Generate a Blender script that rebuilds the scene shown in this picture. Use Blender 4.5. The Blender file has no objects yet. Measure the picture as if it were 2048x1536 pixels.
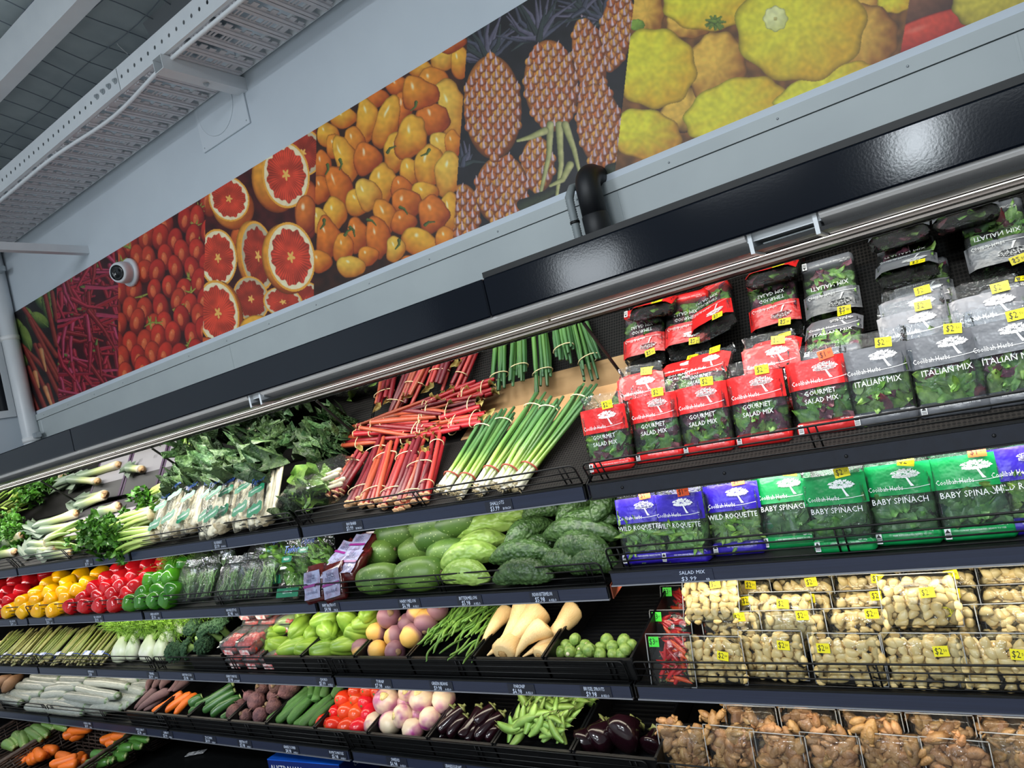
import bpy, math, random
import numpy as np
from mathutils import Vector, Matrix
random.seed(11)
rng = np.random.default_rng(11)
sc = bpy.context.scene
COL = sc.collection
PI = math.pi
# ------------------------------------------------------------------ camera, light, exposure
RC = np.array([[0.8055963699151453, 0.5467228626610114, -0.22827308256377868],
               [-0.20352620760141762, -0.10647040151447609, -0.9732631383242224],
               [-0.5564095358625745, 0.8305168059979224, 0.025500261882957002]])
CP = np.array([4.660696099831004, -1.742670995214748, 1.55])
FPX = 1452.03
cam = bpy.data.cameras.new('camera'); co = bpy.data.objects.new('camera', cam); COL.objects.link(co)
cam.sensor_width = 36; cam.lens = FPX * 36 / 2048; cam.clip_start = .05
co.matrix_world = Matrix([[*(RC[0][i], -RC[1][i], -RC[2][i]), CP[i]] for i in range(3)] + [[0, 0, 0, 1]])
sc.camera = co
vs = sc.view_settings; vs.view_transform = 'Standard'; vs.look = 'None'; vs.gamma = 1; vs.use_curve_mapping = False
vs.exposure = 0.0
sc.cycles.max_bounces = 7; sc.cycles.diffuse_bounces = 3; sc.cycles.glossy_bounces = 3
sc.cycles.transmission_bounces = 4; sc.cycles.transparent_max_bounces = 16
sc.cycles.caustics_reflective = False; sc.cycles.caustics_refractive = False
sc.cycles.sample_clamp_indirect = 4
wd = bpy.data.worlds.new('shop_interior'); sc.world = wd; wd.use_nodes = True
wd.node_tree.nodes['Background'].inputs[0].default_value = (.80, .92, 1.0, 1)
wd.node_tree.nodes['Background'].inputs[1].default_value = .33
def area(name, loc, target, sx, sy, power, col=(1, 1, 1), spread=180):
    l = bpy.data.lights.new(name, 'AREA'); l.shape = 'RECTANGLE'; l.size = sx; l.size_y = sy; l.energy = power; l.color = col
    l.spread = math.radians(spread)
    o = bpy.data.objects.new(name, l); COL.objects.link(o); o.location = loc
    o.rotation_euler = (Vector(target) - Vector(loc)).to_track_quat('-Z', 'X' if False else 'Y').to_euler()
    return o
W = 1.22
for bx in range(-1, 4):                      # LED strips of the canopy and of every shelf, bay by bay
    cx = (bx + .5) * W
    area('canopy_light', (cx, .03, 1.742), (cx, .30, 1.30), 1.2, .03, 7.2, (1, .955, .88))
    for k, z in enumerate((1.2415, .9645 + (.037 if bx == 3 else 0), .688)):
        e = {0: 1.5, 1: 1.25, 2: .95}[k] * (1.7 if (bx == 3 and k == 1) else 1) * (.8 if bx < 1 else 1)
        area('shelf_light', (cx, .045, z - .006), (cx, .22, z - .25), 1.2, .02, e, (1, .90, .72) if k != 0 else (1, .97, .92))
for lx, ly in ((4.4, -4.4), (1.4, -4.4), (5.2, -8.6), (2.2, -8.6)):   # shop ceiling panels behind the camera
    area('ceiling_panel', (lx, ly, 4.1), (lx, ly, 0), 1.4, .7, 165, (.88, .95, 1))
for lx, ly, lz, w_ in ((4.21, -12.95, 4.6, 45), (4.02, -15.4, 4.6, 60), (.99, -6., 2.81, 22)):     # far shop lamps mirrored in the fascia
    area('shop_lamp', (lx, ly, lz), (4.6, 0, 1.8), .7, .5, w_, (.85, .93, 1))

# ------------------------------------------------------------------ pixel -> place helpers (real planes of the case)
def ray(px, py):
    d = RC.T @ np.array([(px - 1024) / FPX, (py - 768) / FPX, 1.0]); return d
def onY(px, py, Y):
    d = ray(px, py); return Vector(CP + d * ((Y - CP[1]) / d[1]))
def onZ(px, py, Z):
    d = ray(px, py); return Vector(CP + d * ((Z - CP[2]) / d[2]))
DECKS = {1: (0., 1.285, 29.), 2: (0., 1.003, 15.), 22: (0., 1.040, 15.), 3: (0., .727, 15.), 4: (0., .451, 15.), 5: (0., .21, 0.)}
def deckn(s):
    a = math.radians(DECKS[s][2]); return Vector((0, -math.sin(a), math.cos(a)))
def D(px, py, s, h=0.):
    y0, z0, a = DECKS[s]; n = np.array(deckn(s)); d = ray(px, py)
    p0 = np.array([0, y0, z0]) + n * h
    p = Vector(CP + d * (n @ (p0 - CP) / (n @ d))); cap = .36 if s == 1 else .50
    return onY(px, py, cap) if s < 5 and (p.y > cap or n @ d > 0) else p      # never past the back of the shelf
def deckp(x, t, s, h=0.):
    """point at x along the case, t metres up the deck slope from its front edge, h above it"""
    y0, z0, a = DECKS[s]; a = math.radians(a)
    return Vector((x, y0 + t * math.cos(a), z0 + t * math.sin(a))) + deckn(s) * h
def ppm(p):
    """photo pixels per metre at point p"""
    return FPX / float(RC[2] @ (np.array(p) - CP))

# ------------------------------------------------------------------ object helpers
def me(name, verts, faces, mats=(), smooth=True, mi=None):
    m = bpy.data.meshes.new(name); m.from_pydata([tuple(v) for v in verts], [], faces)
    for x in (mats if isinstance(mats, (list, tuple)) else [mats]): m.materials.append(x)
    if smooth: m.polygons.foreach_set('use_smooth', [True] * len(m.polygons))
    if mi is not None: m.polygons.foreach_set('material_index', mi)
    m.update(); return m
def ob(name, mesh, parent=None, mx=None, kind=None, label=None):
    o = bpy.data.objects.new(name, mesh); COL.objects.link(o)
    if parent is not None: o.parent = parent
    if mx is not None: o.matrix_local = mx
    if kind: o['kind'] = kind
    if label: o['label'] = label
    return o
def tag(o, label, cat, group=None):
    o['label'] = label; o['category'] = cat
    if group: o['group'] = group
    return o
def thing(name, label, cat, mx=None, group=None):
    o = bpy.data.objects.new(name, None); COL.objects.link(o); o.empty_display_size = .02
    if mx is not None: o.matrix_world = mx
    return tag(o, label, cat, group)
def T(x, y=None, z=None):
    return Matrix.Translation(Vector(x) if y is None else Vector((x, y, z)))
def RX(a): return Matrix.Rotation(a, 4, 'X')
def RY(a): return Matrix.Rotation(a, 4, 'Y')
def RZ(a): return Matrix.Rotation(a, 4, 'Z')
def S(x, y=None, z=None):
    y = x if y is None else y; z = x if z is None else z
    return Matrix.Diagonal((x, y, z, 1))
def frame(p, zdir, up=(0, 0, 1), roll=0.):
    """matrix at p with local z along zdir, local x near up"""
    z = Vector(zdir).normalized(); u = Vector(up)
    if abs(z.dot(u.normalized())) > .98: u = Vector((0, 1, 0))
    y = z.cross(u).normalized(); x = y.cross(z)
    m = Matrix((x, y, z)).transposed().to_4x4(); m.translation = Vector(p)
    return m @ RZ(roll)
def card(p, xdir, nrm):
    """matrix at p: local x along xdir, local -y facing along nrm, local z up"""
    n = Vector(nrm).normalized(); x = Vector(xdir); x = (x - n * x.dot(n)).normalized(); y = -n; z = x.cross(y)
    m = Matrix((x, y, z)).transposed().to_4x4(); m.translation = Vector(p); return m
ORD = ['first', 'second', 'third', 'fourth', 'fifth', 'sixth', 'seventh', 'eighth', 'ninth', 'tenth', 'eleventh', 'twelfth',
       'thirteenth', 'fourteenth', 'fifteenth', 'sixteenth', 'seventeenth', 'eighteenth', 'nineteenth', 'twentieth']

# mesh makers -------------------------------------------------------
def merge(*parts):
    V = []; F = []
    for v, f in parts:
        b = len(V); V += [tuple(x) for x in v]; F += [tuple(i + b for i in q) for q in f]
    return V, F
def xf(vf, m):
    return [m @ Vector(v) for v in vf[0]], vf[1]
def box(x0, y0, z0, x1, y1, z1):
    v = [(x0, y0, z0), (x1, y0, z0), (x1, y1, z0), (x0, y1, z0), (x0, y0, z1), (x1, y0, z1), (x1, y1, z1), (x0, y1, z1)]
    return v, [(0, 3, 2, 1), (4, 5, 6, 7), (0, 1, 5, 4), (1, 2, 6, 5), (2, 3, 7, 6), (3, 0, 4, 7)]
def bbox_c(w, d, h, c=.003):
    """box centred at the origin with chamfered edges"""
    V = []; x, y, z = w / 2, d / 2, h / 2
    for sx in (-1, 1):
        for sy in (-1, 1):
            for sz in (-1, 1):
                V += [(sx * x, sy * (y - c), sz * (z - c)), (sx * (x - c), sy * y, sz * (z - c)), (sx * (x - c), sy * (y - c), sz * z)]
    def i(sx, sy, sz, k): return ((sx > 0) * 4 + (sy > 0) * 2 + (sz > 0)) * 3 + k
    F = []
    for s in (-1, 1):
        F.append([i(s, -1, -1, 0), i(s, 1, -1, 0), i(s, 1, 1, 0), i(s, -1, 1, 0)][::s])
        F.append([i(-1, s, -1, 1), i(-1, s, 1, 1), i(1, s, 1, 1), i(1, s, -1, 1)][::s])
        F.append([i(-1, -1, s, 2), i(1, -1, s, 2), i(1, 1, s, 2), i(-1, 1, s, 2)][::s])
    for a in (-1, 1):
        for b in (-1, 1):
            F.append([i(a, b, -1, 0), i(a, b, 1, 0), i(a, b, 1, 1), i(a, b, -1, 1)][::-a * b])
            F.append([i(a, -1, b, 0), i(a, 1, b, 0), i(a, 1, b, 2), i(a, -1, b, 2)][::a * b])
            F.append([i(-1, a, b, 1), i(1, a, b, 1), i(1, a, b, 2), i(-1, a, b, 2)][::-a * b])
            for d in (-1, 1): F.append([i(a, b, d, 0), i(a, b, d, 1), i(a, b, d, 2)][::a * b * d])
    return V, [tuple(f) for f in F]
def lathe(prof, n=14, lobes=0, amp=0., bend=0., jit=0., seed=0, ph=0.):
    r_ = random.Random(seed); V = []; F = []
    L = prof[-1][0] - prof[0][0]
    for (z, r) in prof:
        t = (z - prof[0][0]) / L if L else 0
        ox = bend * 4 * t * (1 - t)
        for k in range(n):
            a = 2 * PI * k / n; rr = r * (1 + amp * math.cos(lobes * a + ph)) if lobes else r
            rr *= 1 + (r_.random() - .5) * jit
            V.append((rr * math.cos(a) + ox, rr * math.sin(a), z))
    m = len(prof)
    for i in range(m - 1):
        for k in range(n):
            a = i * n + k; b = i * n + (k + 1) % n
            F.append((a, b, b + n, a + n))
    V.append((0, 0, prof[0][0])); V.append((0, 0, prof[-1][0]))
    for k in range(n):
        F.append((len(V) - 2, (k + 1) % n, k)); F.append((len(V) - 1, (m - 1) * n + k, (m - 1) * n + (k + 1) % n))
    return V, F
def tube(pts, rad, n=7, cap=True):
    P = [Vector(p) for p in pts]; m = len(P); R = rad if isinstance(rad, (list, tuple)) else [rad] * m
    V = []; F = []; u = None
    for i in range(m):
        t = (P[min(i + 1, m - 1)] - P[max(i - 1, 0)])
        t = t.normalized() if t.length > 1e-9 else Vector((0, 0, 1))
        if u is None:
            u = t.cross(Vector((.31, .52, .8))).normalized()
        u = (u - t * u.dot(t)); u = u.normalized() if u.length > 1e-6 else t.orthogonal().normalized()
        w = t.cross(u)
        for k in range(n):
            a = 2 * PI * k / n; V.append(P[i] + (u * math.cos(a) + w * math.sin(a)) * R[i])
    for i in range(m - 1):
        for k in range(n):
            a = i * n + k; b = i * n + (k + 1) % n; F.append((a, b, b + n, a + n))
    if cap:
        F.append(tuple(range(n))[::-1]); F.append(tuple((m - 1) * n + k for k in range(n)))
    return V, F
def utube(pts, rad, n=7, k=40.):
    """tube with its cross-section in x-y units and a unit length along z"""
    v, f = tube([(x, y, z * k) for x, y, z in pts], rad, n); return [(x, y, z / k) for x, y, z in v], f
def leaf(l, w, curl=.3, fold=.25, wave=.0, nl=6, nw=4, seed=0, tip=.9, base=.25):
    """a leaf along +z, blade in x, bulging towards -y"""
    r_ = random.Random(seed); V = []; F = []; p1 = r_.random() * 6; p2 = r_.random() * 6
    for i in range(nl + 1):
        t = i / nl
        ww = w * (math.sin(PI * min(1, (t * tip + base * (1 - t)) ** .8)) ** .7 if 0 < t < 1 else (.18 if t == 0 else .06))
        for j in range(nw + 1):
            s = j / nw * 2 - 1
            y = abs(s) * fold * ww * .6 - curl * l * t * t + wave * w * math.sin(t * 9 + p1 + s * 4) * abs(s)
            V.append((s * ww * .5 + wave * w * .4 * math.sin(7 * t + p2) * s, y, l * t))
    for i in range(nl):
        for j in range(nw):
            a = i * (nw + 1) + j; F.append((a, a + 1, a + nw + 2, a + nw + 1))
    return V, F
def blob(rx, ry, rz, n=10, m=7, bumps=0., seed=0, freq=3.):
    """lumpy ellipsoid"""
    r_ = random.Random(seed); ph = [r_.random() * 7 for _ in range(6)]; V = []; F = []
    for i in range(m + 1):
        th = PI * i / m
        for k in range(n):
            a = 2 * PI * k / n
            x, y, z = math.sin(th) * math.cos(a), math.sin(th) * math.sin(a), math.cos(th)
            b = 1 + bumps * (math.sin(freq * x + ph[0]) + math.sin(freq * y + ph[1]) + math.sin(freq * z + ph[2]) + .6 * math.sin(2 * freq * (x + y) + ph[3]))
            V.append((x * rx * b, y * ry * b, z * rz * b))
    for i in range(m):
        for k in range(n):
            a = i * n + k; b = i * n + (k + 1) % n
            F.append((a, a + n, b + n, b))
    return V, F

# ------------------------------------------------------------------ materials
def lin(c):
    return tuple((x / 255 / 12.92 if x / 255 <= .04045 else ((x / 255 + .055) / 1.055) ** 2.4) for x in c)
MATS = {}
def M(name, c1, c2=None, scale=30, rough=.5, bump=0., bscale=None, grad=None, axis=2, var=0., spec=.5, metal=0., spots=None, coat=0., hue=0., contrast=(.35, .65), aniso=None, warts=None):
    if name in MATS: return MATS[name]
    m = bpy.data.materials.new(name); m.use_nodes = True; nt = m.node_tree; N = nt.nodes; L = nt.links
    b = N['Principled BSDF']; b.inputs['Roughness'].default_value = rough; b.inputs['Specular IOR Level'].default_value = spec
    b.inputs['Metallic'].default_value = metal; b.inputs['Coat Weight'].default_value = coat; b.inputs['Coat Roughness'].default_value = .12
    tc = N.new('ShaderNodeTexCoord'); oi = N.new('ShaderNodeObjectInfo')
    off = N.new('ShaderNodeVectorMath'); off.operation = 'MULTIPLY_ADD'
    off.inputs[0].default_value = (1, 1, 1); L.new(tc.outputs['Object'], off.inputs[0]); off.inputs[1].default_value = aniso or (1, 1, 1)
    cmb = N.new('ShaderNodeCombineXYZ')
    for k in range(3): L.new(oi.outputs['Random'], cmb.inputs[k])
    L.new(cmb.outputs[0], off.inputs[2])
    def rgb(c): return (*lin(c), 1)
    col = None
    if grad:
        sep = N.new('ShaderNodeSeparateXYZ'); L.new(tc.outputs['Generated'], sep.inputs[0])
        rp = N.new('ShaderNodeValToRGB'); els = rp.color_ramp.elements
        while len(els) > 1: els.remove(els[-1])
        els[0].position = grad[0][0]; els[0].color = rgb(grad[0][1])
        for p, c in grad[1:]:
            e = els.new(p); e.color = rgb(c)
        ns = N.new('ShaderNodeTexNoise'); ns.inputs['Scale'].default_value = scale; L.new(off.outputs[0], ns.inputs['Vector'])
        ad = N.new('ShaderNodeMath'); ad.operation = 'MULTIPLY_ADD'; L.new(ns.outputs[0], ad.inputs[0]); ad.inputs[1].default_value = .24
        sb = N.new('ShaderNodeMath'); sb.operation = 'ADD'; L.new(sep.outputs[axis], ad.inputs[2]); L.new(ad.outputs[0], sb.inputs[0]); sb.inputs[1].default_value = -.12
        L.new(sb.outputs[0], rp.inputs[0]); col = rp.outputs[0]
        if c2:
            mx = N.new('ShaderNodeMix'); mx.data_type = 'RGBA'; n2 = N.new('ShaderNodeTexNoise'); n2.inputs['Scale'].default_value = scale * 1.7
            L.new(off.outputs[0], n2.inputs['Vector']); mr = N.new('ShaderNodeMapRange'); mr.inputs[1].default_value = contrast[0]; mr.inputs[2].default_value = contrast[1]
            L.new(n2.outputs[0], mr.inputs[0]); L.new(mr.outputs[0], mx.inputs[0]); L.new(col, mx.inputs[6]); mx.inputs[7].default_value = rgb(c2); col = mx.outputs[2]
    elif c2:
        ns = N.new('ShaderNodeTexNoise'); ns.inputs['Scale'].default_value = scale; ns.inputs['Detail'].default_value = 3; L.new(off.outputs[0], ns.inputs['Vector'])
        mr = N.new('ShaderNodeMapRange'); mr.inputs[1].default_value = contrast[0]; mr.inputs[2].default_value = contrast[1]; L.new(ns.outputs[0], mr.inputs[0])
        mx = N.new('ShaderNodeMix'); mx.data_type = 'RGBA'; L.new(mr.outputs[0], mx.inputs[0]); mx.inputs[6].default_value = rgb(c1); mx.inputs[7].default_value = rgb(c2); col = mx.outputs[2]
    if spots:
        sc_, th, cc = spots; vo = N.new('ShaderNodeTexVoronoi'); vo.inputs['Scale'].default_value = sc_; L.new(off.outputs[0], vo.inputs['Vector'])
        lt = N.new('ShaderNodeMath'); lt.operation = 'LESS_THAN'; L.new(vo.outputs['Distance'], lt.inputs[0]); lt.inputs[1].default_value = th
        mx = N.new('ShaderNodeMix'); mx.data_type = 'RGBA'; L.new(lt.outputs[0], mx.inputs[0]); mx.inputs[7].default_value = rgb(cc)
        if col: L.new(col, mx.inputs[6])
        else: mx.inputs[6].default_value = rgb(c1)
        col = mx.outputs[2]
    if var or hue:
        hs = N.new('ShaderNodeHueSaturation'); mr = N.new('ShaderNodeMapRange'); L.new(oi.outputs['Random'], mr.inputs[0])
        mr.inputs[3].default_value = 1 - var; mr.inputs[4].default_value = 1 + var; L.new(mr.outputs[0], hs.inputs['Value'])
        if hue:
            wn = N.new('ShaderNodeTexWhiteNoise'); wn.noise_dimensions = '1D'; L.new(oi.outputs['Random'], wn.inputs['W'])
            m2 = N.new('ShaderNodeMapRange'); L.new(wn.outputs['Value'], m2.inputs[0]); m2.inputs[3].default_value = .5 - hue; m2.inputs[4].default_value = .5 + hue; L.new(m2.outputs[0], hs.inputs['Hue'])
        if col: L.new(col, hs.inputs['Color'])
        else: hs.inputs['Color'].default_value = rgb(c1)
        col = hs.outputs[0]
    if col: L.new(col, b.inputs['Base Color'])
    else: b.inputs['Base Color'].default_value = rgb(c1)
    if bump:
        nb = N.new('ShaderNodeTexNoise'); nb.inputs['Scale'].default_value = bscale or scale * 2; nb.inputs['Detail'].default_value = 2; L.new(off.outputs[0], nb.inputs['Vector'])
        bp = N.new('ShaderNodeBump'); bp.inputs['Strength'].default_value = bump; bp.inputs['Distance'].default_value = .01; L.new(nb.outputs[0], bp.inputs['Height']); L.new(bp.outputs[0], b.inputs['Normal'])
    if warts:
        vo = N.new('ShaderNodeTexVoronoi'); vo.inputs['Scale'].default_value = warts[0]; vo.feature = 'SMOOTH_F1'; L.new(off.outputs[0], vo.inputs['Vector'])
        bp = N.new('ShaderNodeBump'); bp.inputs['Strength'].default_value = warts[1]; bp.inputs['Distance'].default_value = .012; bp.invert = True; L.new(vo.outputs['Distance'], bp.inputs['Height']); L.new(bp.outputs[0], b.inputs['Normal'])
    MATS[name] = m; return m
def clear(name, tint=(245, 248, 250), gloss=.25, rough=.08, bump=0., bscale=60, haze=0.):
    """thin clear plastic: transparent, with fresnel gloss, a little haze and crinkle"""
    if name in MATS: return MATS[name]
    m = bpy.data.materials.new(name); m.use_nodes = True; nt = m.node_tree; N = nt.nodes; L = nt.links; N.clear()
    out = N.new('ShaderNodeOutputMaterial'); tr = N.new('ShaderNodeBsdfTransparent'); tr.inputs[0].default_value = (*lin(tint), 1)
    gl = N.new('ShaderNodeBsdfGlossy'); gl.inputs['Roughness'].default_value = rough
    lw = N.new('ShaderNodeLayerWeight'); lw.inputs[0].default_value = gloss
    mx = N.new('ShaderNodeMixShader'); L.new(lw.outputs['Fresnel'], mx.inputs[0]); L.new(gl.outputs[0], mx.inputs[2])
    if haze:
        df = N.new('ShaderNodeBsdfDiffuse'); df.inputs[0].default_value = (.9, .92, .93, 1); m0 = N.new('ShaderNodeMixShader'); m0.inputs[0].default_value = haze
        L.new(tr.outputs[0], m0.inputs[1]); L.new(df.outputs[0], m0.inputs[2]); L.new(m0.outputs[0], mx.inputs[1])
    else: L.new(tr.outputs[0], mx.inputs[1])
    if bump:
        tc = N.new('ShaderNodeTexCoord'); nb = N.new('ShaderNodeTexNoise'); nb.inputs['Scale'].default_value = bscale; nb.inputs['Detail'].default_value = 3; L.new(tc.outputs['Object'], nb.inputs['Vector'])
        bp = N.new('ShaderNodeBump'); bp.inputs['Strength'].default_value = bump; bp.inputs['Distance'].default_value = .02; L.new(nb.outputs[0], bp.inputs['Height'])
        L.new(bp.outputs[0], gl.inputs['Normal']); L.new(bp.outputs[0], lw.inputs['Normal'])
    L.new(mx.outputs[0], out.inputs[0]); MATS[name] = m; return m
def emit(name, col, strength):
    m = bpy.data.materials.new(name); m.use_nodes = True; nt = m.node_tree; nt.nodes.clear()
    e = nt.nodes.new('ShaderNodeEmission'); e.inputs[0].default_value = (*col, 1); e.inputs[1].default_value = strength
    o = nt.nodes.new('ShaderNodeOutputMaterial'); nt.links.new(e.outputs[0], o.inputs[0]); MATS[name] = m; return m
def hexmat(name, c1, c2, scale, rough=.6):
    """woven plastic liner: a fine lattice of two greys"""
    m = bpy.data.materials.new(name); m.use_nodes = True; nt = m.node_tree; N = nt.nodes; L = nt.links; b = N['Principled BSDF']; b.inputs['Roughness'].default_value = rough; b.inputs['Specular IOR Level'].default_value = .12
    tc = N.new('ShaderNodeTexCoord'); mp = N.new('ShaderNodeMapping'); mp.inputs['Scale'].default_value = (scale, scale, scale); L.new(tc.outputs['Object'], mp.inputs[0])
    vo = N.new('ShaderNodeTexVoronoi'); vo.voronoi_dimensions = '2D'; vo.inputs['Randomness'].default_value = .08; vo.inputs['Scale'].default_value = 1; L.new(mp.outputs[0], vo.inputs['Vector'])
    rp = N.new('ShaderNodeValToRGB'); L.new(vo.outputs['Distance'], rp.inputs[0])
    rp.color_ramp.elements[0].position = .32; rp.color_ramp.elements[0].color = (*lin(c1), 1); rp.color_ramp.elements[1].position = .42; rp.color_ramp.elements[1].color = (*lin(c2), 1)
    L.new(rp.outputs[0], b.inputs['Base Color']); MATS[name] = m; return m

# lettering ---------------------------------------------------------
TXT = {}
def text_mesh(s, size, mat, sx=1., shear=0., align='CENTER'):
    k = (s, size, mat.name, sx, shear, align)
    if k in TXT: return TXT[k]
    c = bpy.data.curves.new('lettering', 'FONT'); c.body = s; c.size = size; c.resolution_u = 1; c.align_x = align; c.align_y = 'CENTER'; c.shear = shear; c.fill_mode = 'FRONT'
    o = bpy.data.objects.new('tmp', c); COL.objects.link(o)
    dg = bpy.context.evaluated_depsgraph_get(); m = bpy.data.meshes.new_from_object(o.evaluated_get(dg))
    bpy.data.objects.remove(o); bpy.data.curves.remove(c)
    m.transform(RX(PI / 2) @ S(sx, 1, 1)); m.name = 'lettering'; m.materials.clear(); m.materials.append(mat)
    TXT[k] = m; return m
def quad(w, h, mat, name='panel', y=0., cx=0., cz=0.):
    return me(name, [(cx - w / 2, y, cz - h / 2), (cx + w / 2, y, cz - h / 2), (cx + w / 2, y, cz + h / 2), (cx - w / 2, y, cz + h / 2)], [(0, 1, 2, 3)], mat, False)
# ------------------------------------------------------------------ common materials
WALLM = M('wall_paint', (205, 214, 222), (198, 207, 216), 2, .55)
WHITE = M('white_enamel', (222, 226, 230), (214, 219, 224), 5, .35)
GREYP = M('grey_panel', (188, 196, 197), (180, 188, 190), 3, .45)
BLACK = M('black_plastic', (12, 13, 14), (18, 19, 20), 40, .42, spec=.3)
BLACKM = M('black_enamel', (12, 13, 16), None, rough=.3, spec=.5)
WIREM = M('black_wire', (7, 7, 8), None, rough=.4, spec=.3)
NAVY = M('navy_strip', (33, 40, 62), (28, 34, 54), 60, .33, aniso=(.05, 1, 6))
NAVYD = M('dark_strip', (18, 22, 34), (22, 27, 40), 60, .33)
FASC = M('navy_fascia', (12, 17, 26), None, rough=.1, spec=.25, bump=.007, bscale=200)
SILV = M('silver_lip', (150, 152, 160), None, rough=.35, metal=.6)
CHALK = M('chalk_white', (214, 224, 245), None, rough=.6)
WHT = M('print_white', (240, 241, 242), None, rough=.5)
BLK = M('print_black', (14, 14, 14), None, rough=.5)
CARDM = M('card_black', (22, 26, 40), None, rough=.4)
STEEL = M('galvanised', (190, 196, 200), (170, 178, 184), 30, .35, metal=.5)
RUB = M('black_pipe', (16, 17, 21), (22, 23, 28), 20, .5)
GREYC = M('grey_conduit', (140, 148, 150), None, rough=.5)

def structure(name, vf, mat, smooth=False, parent=None):
    o = ob(name, me(name, vf[0], vf[1], mat, smooth), parent); o['kind'] = 'structure'; return o
YW = .80
structure('wall_back', box(-1.6, YW, 0, 7.5, YW + .15, 5.2), WALLM)
structure('wall_left', box(-1.6, -6, 0, -1.42, YW, 5.2), WALLM)
structure('floor', box(-1.6, -9, -.1, 7.5, YW, 0), M('floor_vinyl', (168, 166, 162), (156, 154, 150), 3, .5))
structure('ceiling', ([(-1.6, YW, 3.93), (7.5, YW, 3.93), (7.5, -4.2, 4.93), (-1.6, -4.2, 4.93), (-1.6, YW, 4.03), (7.5, YW, 4.03), (7.5, -4.2, 5.03), (-1.6, -4.2, 5.03)], box(0, 0, 0, 1, 1, 1)[1]), M('insulation', (176, 186, 188), (160, 170, 174), 5, .7, bump=.3, bscale=6))
structure('trim_1', box(-1.42, .117, 3.8, 7.5, .198, 3.985), WHITE)                 # steel purlin under the ceiling
lb = structure('trim_2', ([(1.122, .6, 4.404), (1.40, .6, 3.77), (1.81, .6, 3.70), (1.602, .6, 4.3), (1.122, .68, 4.404), (1.40, .68, 3.77), (1.81, .68, 3.70), (1.602, .68, 4.3)], box(0, 0, 0, 1, 1, 1)[1]), M('grey_steel', (150, 154, 158), None, rough=.6))
# grey metal cladding between the case and the mural
cl = structure('trim_3', box(-1.36, YW - .02, 1.2, 7.5, YW, 2.226), GREYP)
for k, x in enumerate((-1.18, 1.18, 3.62, 4.86)):                                 # sheet joints
    ob('joint', me('joint', *box(x - .004, YW - .0215, 1.2, x + .004, YW - .019, 2.222), GREYP if k else WHITE, False), cl)
tr4 = structure('trim_4', box(-1.36, YW - .028, 2.228, 7.5, YW, 2.272), GREYP)     # screwed upper strip
scr = me('screw', *lathe([(0, .004), (.0015, .004), (.003, .0015)], 8), STEEL)
for k in range(17): ob('screw', scr, tr4, T(-1.1 + .38 * k, YW - .028, 2.25) @ RX(PI / 2))
structure('trim_5', box(-1.36, YW - .012, 2.272, 7.5, YW, 2.30), M('white_strip', (205, 214, 224), None, rough=.5))

# round pipe in the corner with clips
pp = thing('wall_pipe', 'white round pipe running down the room corner at the left end of the mural', 'pipe', T(-1.275, .735, 1.3))
ob('pipe_run', me('pipe', *tube([(0, 0, 0), (0, 0, .8), (0, 0, 2.6)], .058, 18), WHITE), pp)
col_ = me('collar', *tube([(0, 0, 0), (0, 0, .035)], .062, 18), WHT)
for z in (.78, 1.55): ob('collar', col_, pp, T(0, 0, z))
clip = me('clip', *merge(box(.05, -.015, 0, .13, .015, .035), box(.11, -.03, -.005, .15, 0, .03)), STEEL, False)
for z in (.80, 2.05): ob('clip', clip, pp, T(0, 0, z))
wn = structure('window_1', box(-1.425, -.9, 2.352, -1.405, .675, 3.1), M('dark_glass', (10, 14, 22), None, rough=.08))
wf = merge(box(-1.425, -.95, 2.30, -1.40, .72, 2.352), box(-1.425, .675, 2.352, -1.40, .72, 3.15), box(-1.425, -.95, 3.1, -1.40, .72, 3.15))
ob('window_frame', me('window_frame', *wf, WHITE, False), wn)

# ------------------------------------------------------------------ ceiling mesh, string
wm = thing('wire_mesh', 'wavy wire mesh stretched under the grey ceiling insulation', 'mesh', T(0, 0, 4.74))
wmat = M('mesh_wire', (120, 130, 140), None, rough=.5)
CZ = lambda y: 3.895 + (.8 - y) * .2 - 4.74
for k in range(26):
    x = -1.2 + .173 * k
    ob('mesh_strand', me('strand', *tube([(x + .012 * math.sin(y * 9 + k), y, CZ(y) + .014 * math.sin(y * 7 + k * .7)) for y in np.linspace(-.7, .75, 14)], .0032, 5), wmat), wm)
for k in range(8):
    y = -.6 + .19 * k
    ob('mesh_strand', me('strand', *tube([(x, y + .012 * math.sin(x * 6 + k), CZ(y) + .01 * math.sin(x * 4 + k)) for x in np.linspace(-1.3, 3.2, 30)], .0026, 5), wmat), wm)
pa, pb = onY(185, 0, .40), onY(237, 91, .60)
tag(ob('string', me('string', *tube([pa, (pa + pb) / 2 + Vector((0, 0, -.01)), pb, pb + Vector((.02, .03, -.05))], .0028, 5), WHT)), 'thin white string hanging down in front of the ceiling mesh', 'string')

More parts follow.
